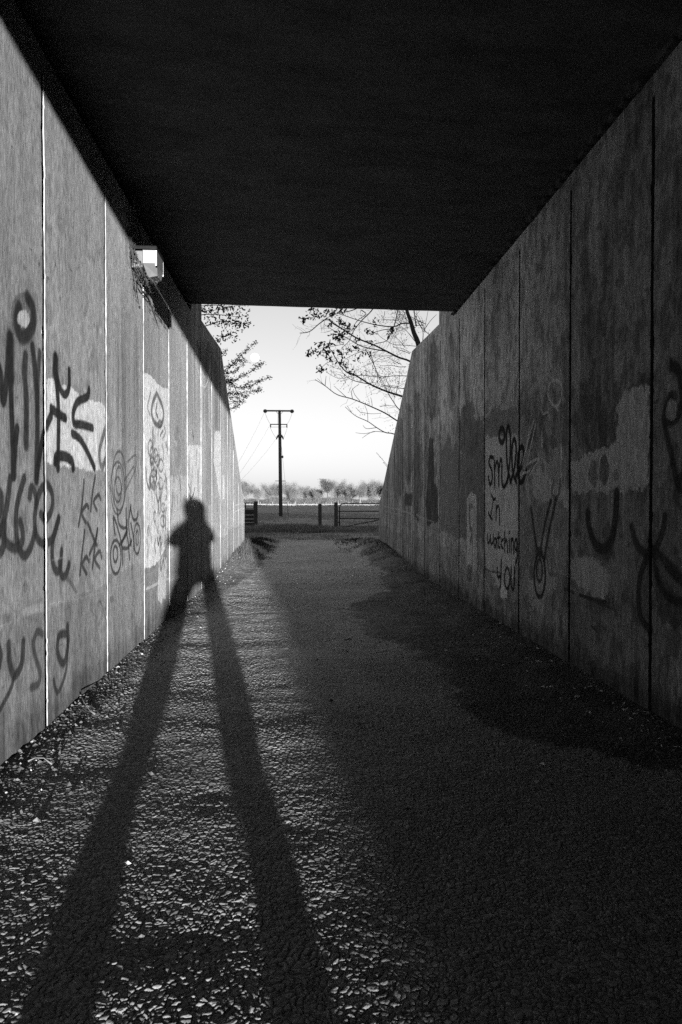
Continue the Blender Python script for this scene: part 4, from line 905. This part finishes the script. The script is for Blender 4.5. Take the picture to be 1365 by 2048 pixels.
lt = thing('broadleaf_tree', 'young tree with rounded leaves overhanging the top of the left wing wall', 'tree', (-3.4, 17.5, 0), 'trees beside the wing walls')
MB().tube(bez([Vector((-3.4, 17.8, -.1)), Vector((-3.3, 17.6, 2.5)), Vector((-3.1, 17.5, 4.6)), Vector((-3.2, 17.5, 7.5))]), .10, .04, n=8).build('trunk', M['bark'], lt, True)
lf = MB()
for r, pts in [(.014, [(-260, 300), (40, 230), (200, 225), (380, 235), (460, 240), (540, 200), (620, 140)]), (.016, [(-260, 520), (160, 385), (260, 350), (340, 330), (430, 345), (480, 380)]), (.010, [(340, 330), (500, 350), (620, 380), (790, 360)]), (.007, [(370, 340), (400, 430), (450, 510), (560, 580)]),
               (.010, [(0, 640), (240, 640), (340, 590), (420, 560), (490, 550)]), (.012, [(-200, 100), (60, 90), (260, 80), (420, 120), (560, 90), (690, 90)]), (.006, [(460, 240), (560, 260), (740, 240)]), (.012, [(-200, 200), (60, 170), (220, 160), (400, 130)])]:
    line = bez([z5(u, v, 18+rr.uniform(-.2, .2)) for u, v in pts]); b = MB(); b.tube(line, r, .004, n=5)
    b.build('branch', M['bark'], lt, True)
    for p in line:
        leaf_bunch(lf, p, .036, 2, .07, rr)
for (u, v, n) in [(60, 80, 6), (100, 150, 5), (170, 190, 8), (60, 200, 8), (230, 120, 5), (270, 190, 7), (300, 260, 6), (350, 150, 10), (420, 130, 9), (480, 180, 2), (450, 240, 4), (545, 265, 2), (510, 110, 4), (580, 110, 4), (635, 130, 3), (680, 95, 3), (755, 150, 2), (620, 170, 3), (665, 225, 4),
                  (540, 385, 9), (580, 350, 6), (620, 370, 6), (700, 350, 5), (750, 390, 7), (790, 350, 4), (640, 430, 5), (682, 466, 3), (555, 478, 3), (570, 522, 2), (340, 320, 6), (480, 320, 7), (400, 290, 4), (280, 330, 5), (190, 330, 6), (100, 330, 5), (295, 640, 9), (340, 590, 8), (400, 600, 4), (430, 555, 3), (475, 550, 5), (570, 622, 6), (120, 280, 6), (40, 150, 8), (210, 60, 6), (300, 80, 4), (720, 385, 4)]:
    leaf_bunch(lf, z5(u, v, 18+rr.uniform(-.3, .3)), .044, n, .06, rr)
lf.build('leaves', M['leaf'], lt, fixn=False)
ht = thing('hawthorn', 'thorny shrub with small leaves reaching out below the moon, beyond the left wing wall', 'shrub', (-4.2, 20.5, 0), 'trees beside the wing walls')
MB().tube(bez([Vector((-4.2, 20.5, -.1)), Vector((-4.0, 20.3, 2)), Vector((-3.9, 20.2, 4)), Vector((-3.7, 20, 5.8))]), .09, .03, n=8).build('trunk', M['bark'], ht, True)
lf = MB()
for r, pts in [(.012, [(0, 1400), (380, 1110), (480, 1040), (600, 920), (670, 850), (760, 770), (890, 660)]), (.012, [(0, 1500), (410, 1290), (520, 1270), (600, 1230), (700, 1180), (820, 1120), (920, 1030), (1010, 990)]),
               (.014, [(0, 1450), (430, 1310), (540, 1340), (640, 1390), (760, 1370), (880, 1300), (980, 1260), (1100, 1210)]), (.011, [(0, 1650), (440, 1480), (600, 1470), (720, 1450), (850, 1440), (960, 1410)]), (.008, [(300, 1520), (460, 1530), (620, 1530), (740, 1510)]),
               (.008, [(300, 1620), (480, 1600), (600, 1600), (690, 1590)]), (.006, [(330, 1760), (490, 1720), (560, 1690), (610, 1650)]), (.010, [(200, 1250), (390, 1160), (480, 1150), (600, 1090), (700, 990)]), (.008, [(480, 1050), (560, 1000), (640, 940), (720, 960)]), (.006, [(250, 900), (350, 850), (410, 790)]), (.008, [(380, 1130), (440, 1240), (470, 1320), (480, 1480)]), (.006, [(640, 1380), (700, 1350), (800, 1290)])]:
    line = bez([z5(u, v, 20+rr.uniform(-.25, .25)) for u, v in pts]); b = MB(); b.tube(line, r, .004, n=5); twigs_on(b, lf, line, .005, rr, .5, .14, 20, 2, .017, False)
    b.build('branch', M['bark'], ht, True)
    for i, p in enumerate(line[3:]):
        leaf_bunch(lf, p, .027, rr.choice((3, 6, 10, 16)), .045, rr)
lf.build('leaves', M['leaf'], ht, fixn=False)
# stray sprig low on the right wing
sp = thing('bramble', 'thin bramble shoot poking past the edge of the right wing wall', 'shrub', (P(800, 990, 18.5).x, 18.5, 0), 'trees beside the wing walls')
b = MB(); lf = MB()
for pts in [[(800, 955), (775, 930), (762, 915), (753, 905)], [(802, 960), (780, 940), (768, 925)], [(785, 992), (772, 990), (762, 987), (756, 984)], [(800, 1100), (803, 1020), (800, 955)], [(800, 1100), (795, 1040), (785, 992)]]:
    line = bez([at(u, v, 18.5) for u, v in pts]); b.tube(line, .006, .004, n=4)
    if pts[-1][0] < 770:
        for p in line[len(line)//2:]: leaf_bunch(lf, p, .016, 1, .01, rr)
for p in [(757, 985), (763, 988), (768, 992), (760, 992), (765, 998)]: leaf_bunch(lf, at(p[0], p[1], 18.5), .03, 4, .03, rr)
b.build('stem', M['bark'], sp); lf.build('leaves', M['leaf'], sp, fixn=False)

# ------------------------------------------------------------------ far tree line
FY = 350.
M['far_twig'] = mat('sunlit_twigs', .055, var=.6, scale=.12, bump=0); M['far_bark'] = mat('sunlit_bark', .075, var=.3, scale=.5, bump=0); M['pine'] = mat('pine_needles', .022, var=.3, scale=.3, bump=0)
def tree_meshes(seed, h=10., wd=7., pine=False):
    rr = random.Random(seed); t = MB(); t.tube(bez([Vector((0, 0, -.5)), Vector((rr.uniform(-.3, .3), 0, h*.3)), Vector((rr.uniform(-.6, .6), 0, h*.62))]), .30, .12, n=7)
    tips = []
    for k in range(16 if not pine else 10):
        z0 = h*rr.uniform(.18 if not pine else .55, .6 if not pine else .88); a = rr.uniform(0, 6.28); l = wd*.5*rr.uniform(.5, 1)*(1-.5*abs(z0/h-.45)); e = Vector((math.cos(a)*l, math.sin(a)*l, z0+h*rr.uniform(.12, .42)*(1 if not pine else .25))); e.z = min(e.z, h*.97)
        mid = Vector((e.x*.5, e.y*.5, (z0+e.z)/2+.3)); t.tube([Vector((0, 0, z0)), mid, e], .11, .04, n=5); tips += [mid, e, (mid+e)/2]
    if pine: t.tube([Vector((0, 0, h*.6)), Vector((0, 0, h*.95))], .14, .05, n=6)
    rs2 = np.random.RandomState(seed); pts = np.array([list(p) for p in tips]); n = 5200 if not pine else 3600
    c = pts[rs2.randint(len(pts), size=n)]+rs2.normal(0, 1, (n, 3))*np.array([wd*.105, wd*.105, h*.075]); c[:, 2] = np.clip(c[:, 2], h*.06, h*1.02)
    d = rs2.normal(0, 1, (n, 3)); d[:, 2] += .6; d /= np.linalg.norm(d, axis=1)[:, None]; e = np.cross(d, rs2.normal(0, 1, (n, 3))); e /= np.linalg.norm(e, axis=1)[:, None]
    l = rs2.uniform(.25, .75, n)[:, None]*(1 if not pine else .7); w_ = .055 if not pine else .16
    V = np.stack([c-d*l, c+d*l, c+e*w_], 1).reshape(-1, 3); Fq = np.arange(n*3).reshape(-1, 3)
    tm = t.build('trunk', M['pine'] if pine else M['far_bark'], None, True); cm = np_mesh('crown', V, Fq, M['pine'] if pine else M['far_twig'], None, False)
    return tm, cm
protos = [tree_meshes(s, 10, wd) for s, wd in ((1, 8), (2, 7), (3, 9), (4, 7.5))]+[tree_meshes(9, 10, 8.5, True)]
used = set()
ft = [(-60, 300, 110, 1), (40, 255, 130, 0), (140, 245, 130, 0), (232, 290, 100, 1), (310, 268, 110, 2), (372, 262, 110, 3), (468, 243, 90, 1), (530, 290, 90, 2), (600, 282, 110, 0), (668, 296, 110, 3), (716, 300, 80, 1), (785, 219, 105, 4), (862, 242, 120, 2), (930, 262, 110, 0), (985, 295, 90, 3), (1045, 258, 115, 1), (1120, 250, 110, 2), (1200, 240, 120, 0), (1300, 250, 130, 3), (1400, 262, 120, 1)]
ordn = ['first', 'second', 'third', 'fourth', 'fifth', 'sixth', 'seventh', 'eighth', 'ninth', 'tenth', 'eleventh', 'twelfth', 'thirteenth', 'fourteenth', 'fifteenth', 'sixteenth']
vis = [q for q in ft if 100 < q[0] < 1290]; ni = 0
for q, (u, vt, wpx, kd) in enumerate(ft):
    Y = FY+((q*37) % 50)-20; c = at(460+u/4.015, 1004, Y); h = (422-vt)/4.015*Y/F; sc = h/10*(1.12 if kd != 4 else 1.0)
    vis_ = 100 < u < 1290
    if kd == 4: lab = 'darker flat-topped pine standing above the pale far trees'
    elif vis_:
        left = u < 380; lab = 'pale sunlit bare tree across the field, %s %s' % (ordn[sum(1 for k in vis if k[0] < u and k[3] != 4)], 'from the left in the far tree line')
    else: lab = 'pale bare tree of the far tree line, %s hidden behind the %s wing wall' % ('nearer' if u in (40, 1300) else 'farther', 'left' if u < 100 else 'right')
    t = thing('pine_tree' if kd == 4 else 'far_tree', lab, 'tree', (c.x, Y, 0), 'far tree line across the field')
    for o in protos[kd]:
        k = o.copy() if kd in used or True else o; k.parent = t; COL.objects.link(k); k.scale = (wpx/4.015*Y/F/7.*.95, sc, sc); k.rotation_euler = (0, 0, q*.8)
for pr in protos:
    for o in pr: bpy.data.objects.remove(o)
M['far_scrub'] = mat('hedgerow_scrub', .035, var=.6, scale=.3, bump=0)
# understorey: low scrub filling the foot of the line
n = 26000; x = rs.uniform(-62, 72, n); y = rs.uniform(340, 372, n); top = 1.2+4.2*fbm(x*.16, x*0, 901, 4)
z = rs.rand(n)*top; c = np.stack([x, y, z], 1); d = rs.normal(0, 1, (n, 3)); d /= np.linalg.norm(d, axis=1)[:, None]; e = np.cross(d, rs.normal(0, 1, (n, 3))); e /= np.linalg.norm(e, axis=1)[:, None]
tag(np_mesh('scrub', np.stack([c-d*.55, c+d*.55, c+e*.12], 1).reshape(-1, 3), np.arange(n*3).reshape(-1, 3), M['far_scrub'], None, False), 'pale scrub filling the foot of the far tree line', kind='stuff')
fm = MB().box((0, 0, .55), (.22, .22, 1.3), .2, .02).build('far_post', M['far_bark']); fmesh = fm.data; bpy.data.objects.remove(fm)
for q in range(16):
    o = bpy.data.objects.new('fence_post', fmesh); c = at(489+q*17.6+6*math.sin(q*5), 1005, 336); o.location = (c.x, 336, 0); o.scale = (1, 1, 1+.4*math.sin(q*9)**2); COL.objects.link(o)
    tag(o, 'small pale fence post at the far edge of the field', 'post', 'pale posts along the far edge of the field')

# ------------------------------------------------------------------ moon
mc = at(510, 715, 2600.); bm = bmesh.new(); bmesh.ops.create_uvsphere(bm, u_segments=32, v_segments=20, radius=8.1*2600/F)
me = bpy.data.meshes.new('moon'); bm.to_mesh(me); bm.free(); me.materials.append(M['moon']); me.polygons.foreach_set('use_smooth', [True]*len(me.polygons))
mo = bpy.data.objects.new('moon', me); mo.location = mc; COL.objects.link(mo); tag(mo, 'pale full moon low in the white sky', 'moon')

# ------------------------------------------------------------------ the photographer, whose long shadow lies on the path and the left wall
PX, PYY = -.03, -.36
def skin(name, chains, m, parent, sub=2):
    vs = []; es = []; rad = []; key = {}
    for ch in chains:
        prev = None
        for (x, y, z, r) in ch:
            k = (round(x, 4), round(y, 4), round(z, 4))
            if k not in key: key[k] = len(vs); vs.append((x, y, z)); rad.append(r)
            if prev is not None and prev != key[k]: es.append((prev, key[k]))
            prev = key[k]
    off = world_loc(parent); me = bpy.data.meshes.new(name); me.from_pydata([tuple(Vector(v)-off) for v in vs], es, []); me.materials.append(m)
    o = bpy.data.objects.new(name, me); link(o, parent); md = o.modifiers.new('skin', 'SKIN'); md.use_smooth_shade = True
    for i, r in enumerate(rad):
        sv = me.skin_vertices[0].data[i]; sv.radius = (r, r) if not isinstance(r, tuple) else r; sv.use_root = (i == 0)
    s2 = o.modifiers.new('sub', 'SUBSURF'); s2.levels = sub; s2.render_levels = sub
    return o
ps = thing('person', 'person standing astride holding a camera, seen only as a shadow on the left wall', 'person', (PX, PYY, 0))
def p(x, y, z, r): return (PX+x, PYY+y, z, r)
FL, FR = -.29-PX, .262-PX
body = [[p(0, 0, .70, .125), p(0, 0, .84, .115), p(0, 0, 1.00, .125), p(0, -.01, 1.16, .135), p(0, 0, 1.29, .085), p(0, .01, 1.36, .052), p(0, .025, 1.42, .060), p(0, .03, 1.49, .086), p(0, .02, 1.56, .082), p(0, .01, 1.61, .05)]]
face = [[p(0, .03, 1.49, .086), p(0, .115, 1.475, .016), p(0, .135, 1.465, .010)]]
for s_, fx, kx in ((-1, FL, -.20), (1, FR, .19)):
    body.append([p(0, 0, .70, .125), p(s_*.085, 0, .62, .085), p(kx, .02, .36, .058), p(fx*.92, 0, .12, .040), p(fx, .01, .05, .038), p(fx*1.04, .12, .035, .034), p(fx*1.06, .18, .03, .026)])
    ex = -.245 if s_ < 0 else .225
    body.append([p(0, -.01, 1.16, .135), p(s_*.15, 0, 1.25, .055), p(s_*.19, 0, 1.22, .050), p(ex, -.02, 1.10, .042), p(s_*.12, .15, 1.08, .030), p(s_*.085, .19, 1.10, .030), p(s_*.075, .215, 1.115, .032)])
    for q in range(4):
        zz = 1.135-.018*q; body.append([p(s_*.075, .215, 1.115, .032), p(s_*.085, .235, zz, .010), p(s_*.078, .262-.003*q, zz, .0088), p(s_*.055, .278-.004*q, zz+.003, .0085), p(s_*.036, .276-.003*q, zz+.003, .007)])
    body.append([p(s_*.075, .215, 1.115, .032), p(s_*.062, .205, 1.145, .011), p(s_*.045, .198, 1.155, .009)])
    body.append([p(0, .03, 1.49, .086), p(s_*.092, .02, 1.49, .012), p(s_*.098, .012, 1.50, .010)])
skin('body', body+face, M['skin'], ps)
def loft(name, rings, m, n=20):
    vs = []; fs = []
    for (x, y, z, rx, ry) in rings: vs += [(PX+x+rx*math.cos(2*math.pi*k/n), PYY+y+ry*math.sin(2*math.pi*k/n), z) for k in range(n)]
    for i in range(len(rings)-1):
        for k in range(n): fs.append((i*n+k, i*n+(k+1) % n, (i+1)*n+(k+1) % n, (i+1)*n+k))
    fs += [tuple(range(n))[::-1], tuple((len(rings)-1)*n+k for k in range(n))]
    return MB().add(vs, fs).build(name, m, ps, True)
loft('jacket', [(0, 0, .67, .205, .15), (0, 0, .78, .225, .165), (0, 0, .90, .210, .15), (0, 0, 1.05, .205, .15), (0, -.01, 1.18, .222, .155), (0, -.01, 1.25, .228, .14), (0, -.005, 1.295, .208, .13), (0, 0, 1.33, .175, .12), (0, 0, 1.36, .145, .11), (0, .01, 1.42, .130, .10), (0, .005, 1.46, .125, .09)], M['cloth'])
tr_ = [[p(0, 0, .76, .135), p(0, 0, .84, .13)]]
for s_, fx, kx in ((-1, FL, -.215), (1, FR, .21)):
    ex = -.245 if s_ < 0 else .225
    skin('sleeve', [[p(s_*.15, 0, 1.25, .07), p(s_*.195, 0, 1.23, .068), p(ex, -.02, 1.10, .066), p(s_*.13, .13, 1.10, .045)]], M['cloth'], ps)
    tr_.append([p(0, 0, .76, .135), p(s_*.130, 0, .66, .135), p(kx, .02, .36, .118), p(fx*.98, 0, .12, .142 if s_ < 0 else .112)])
    sh = [[p(fx*.97, -.05, .06, .075), p(fx, .03, .06, .085), p(fx*1.08, .12, .045, .060), p(fx*1.16, .19, .038, .042)], [p(fx, .03, .06, .085), p(fx*.98, -.01, .16, .125 if s_ < 0 else .10)]]
    skin('boot', sh, M['cloth'], ps)
skin('trousers', tr_, M['cloth'], ps)
loft('woolly_hat', [(-.01, -.03, 1.42, .125, .07), (-.01, -.02, 1.50, .140, .09), (-.01, -.005, 1.55, .140, .115), (-.01, 0, 1.60, .125, .115), (-.01, 0, 1.64, .095, .09), (-.01, 0, 1.665, .045, .045)], M['cloth'])
for s_ in (-1, 1): MB().lathe((PX+s_*.032, PYY+.108, 1.505), [(0, .010), (.008, .006), (.011, 0), (.008, -.006), (0, -.010)], 10).build('eye', M['pale'], ps, True)
MB().box((PX, PYY+.118, 1.435), (.045, .012, .010), 0, .004).build('mouth', M['cloth'], ps)
dc = thing('camera', 'camera held at chest height by the shadowed photographer', 'camera', (PX, -.13, 1.10))
MB().box((PX, -.13, 1.115), (.13, .05, .085), 0, .012).build('camera_body', M['metal_dark'], dc); MB().box((PX, -.13, 1.165), (.04, .045, .03), 0, .008).build('viewfinder', M['metal_dark'], dc)
MB().lathe((PX, -.11, 1.11), [(.0, .0), (.033, 0), (.035, .03), (.032, .055), (.02, .055), (0, .05)], 18, 'Y').build('lens', M['metal_dark'], dc, True)
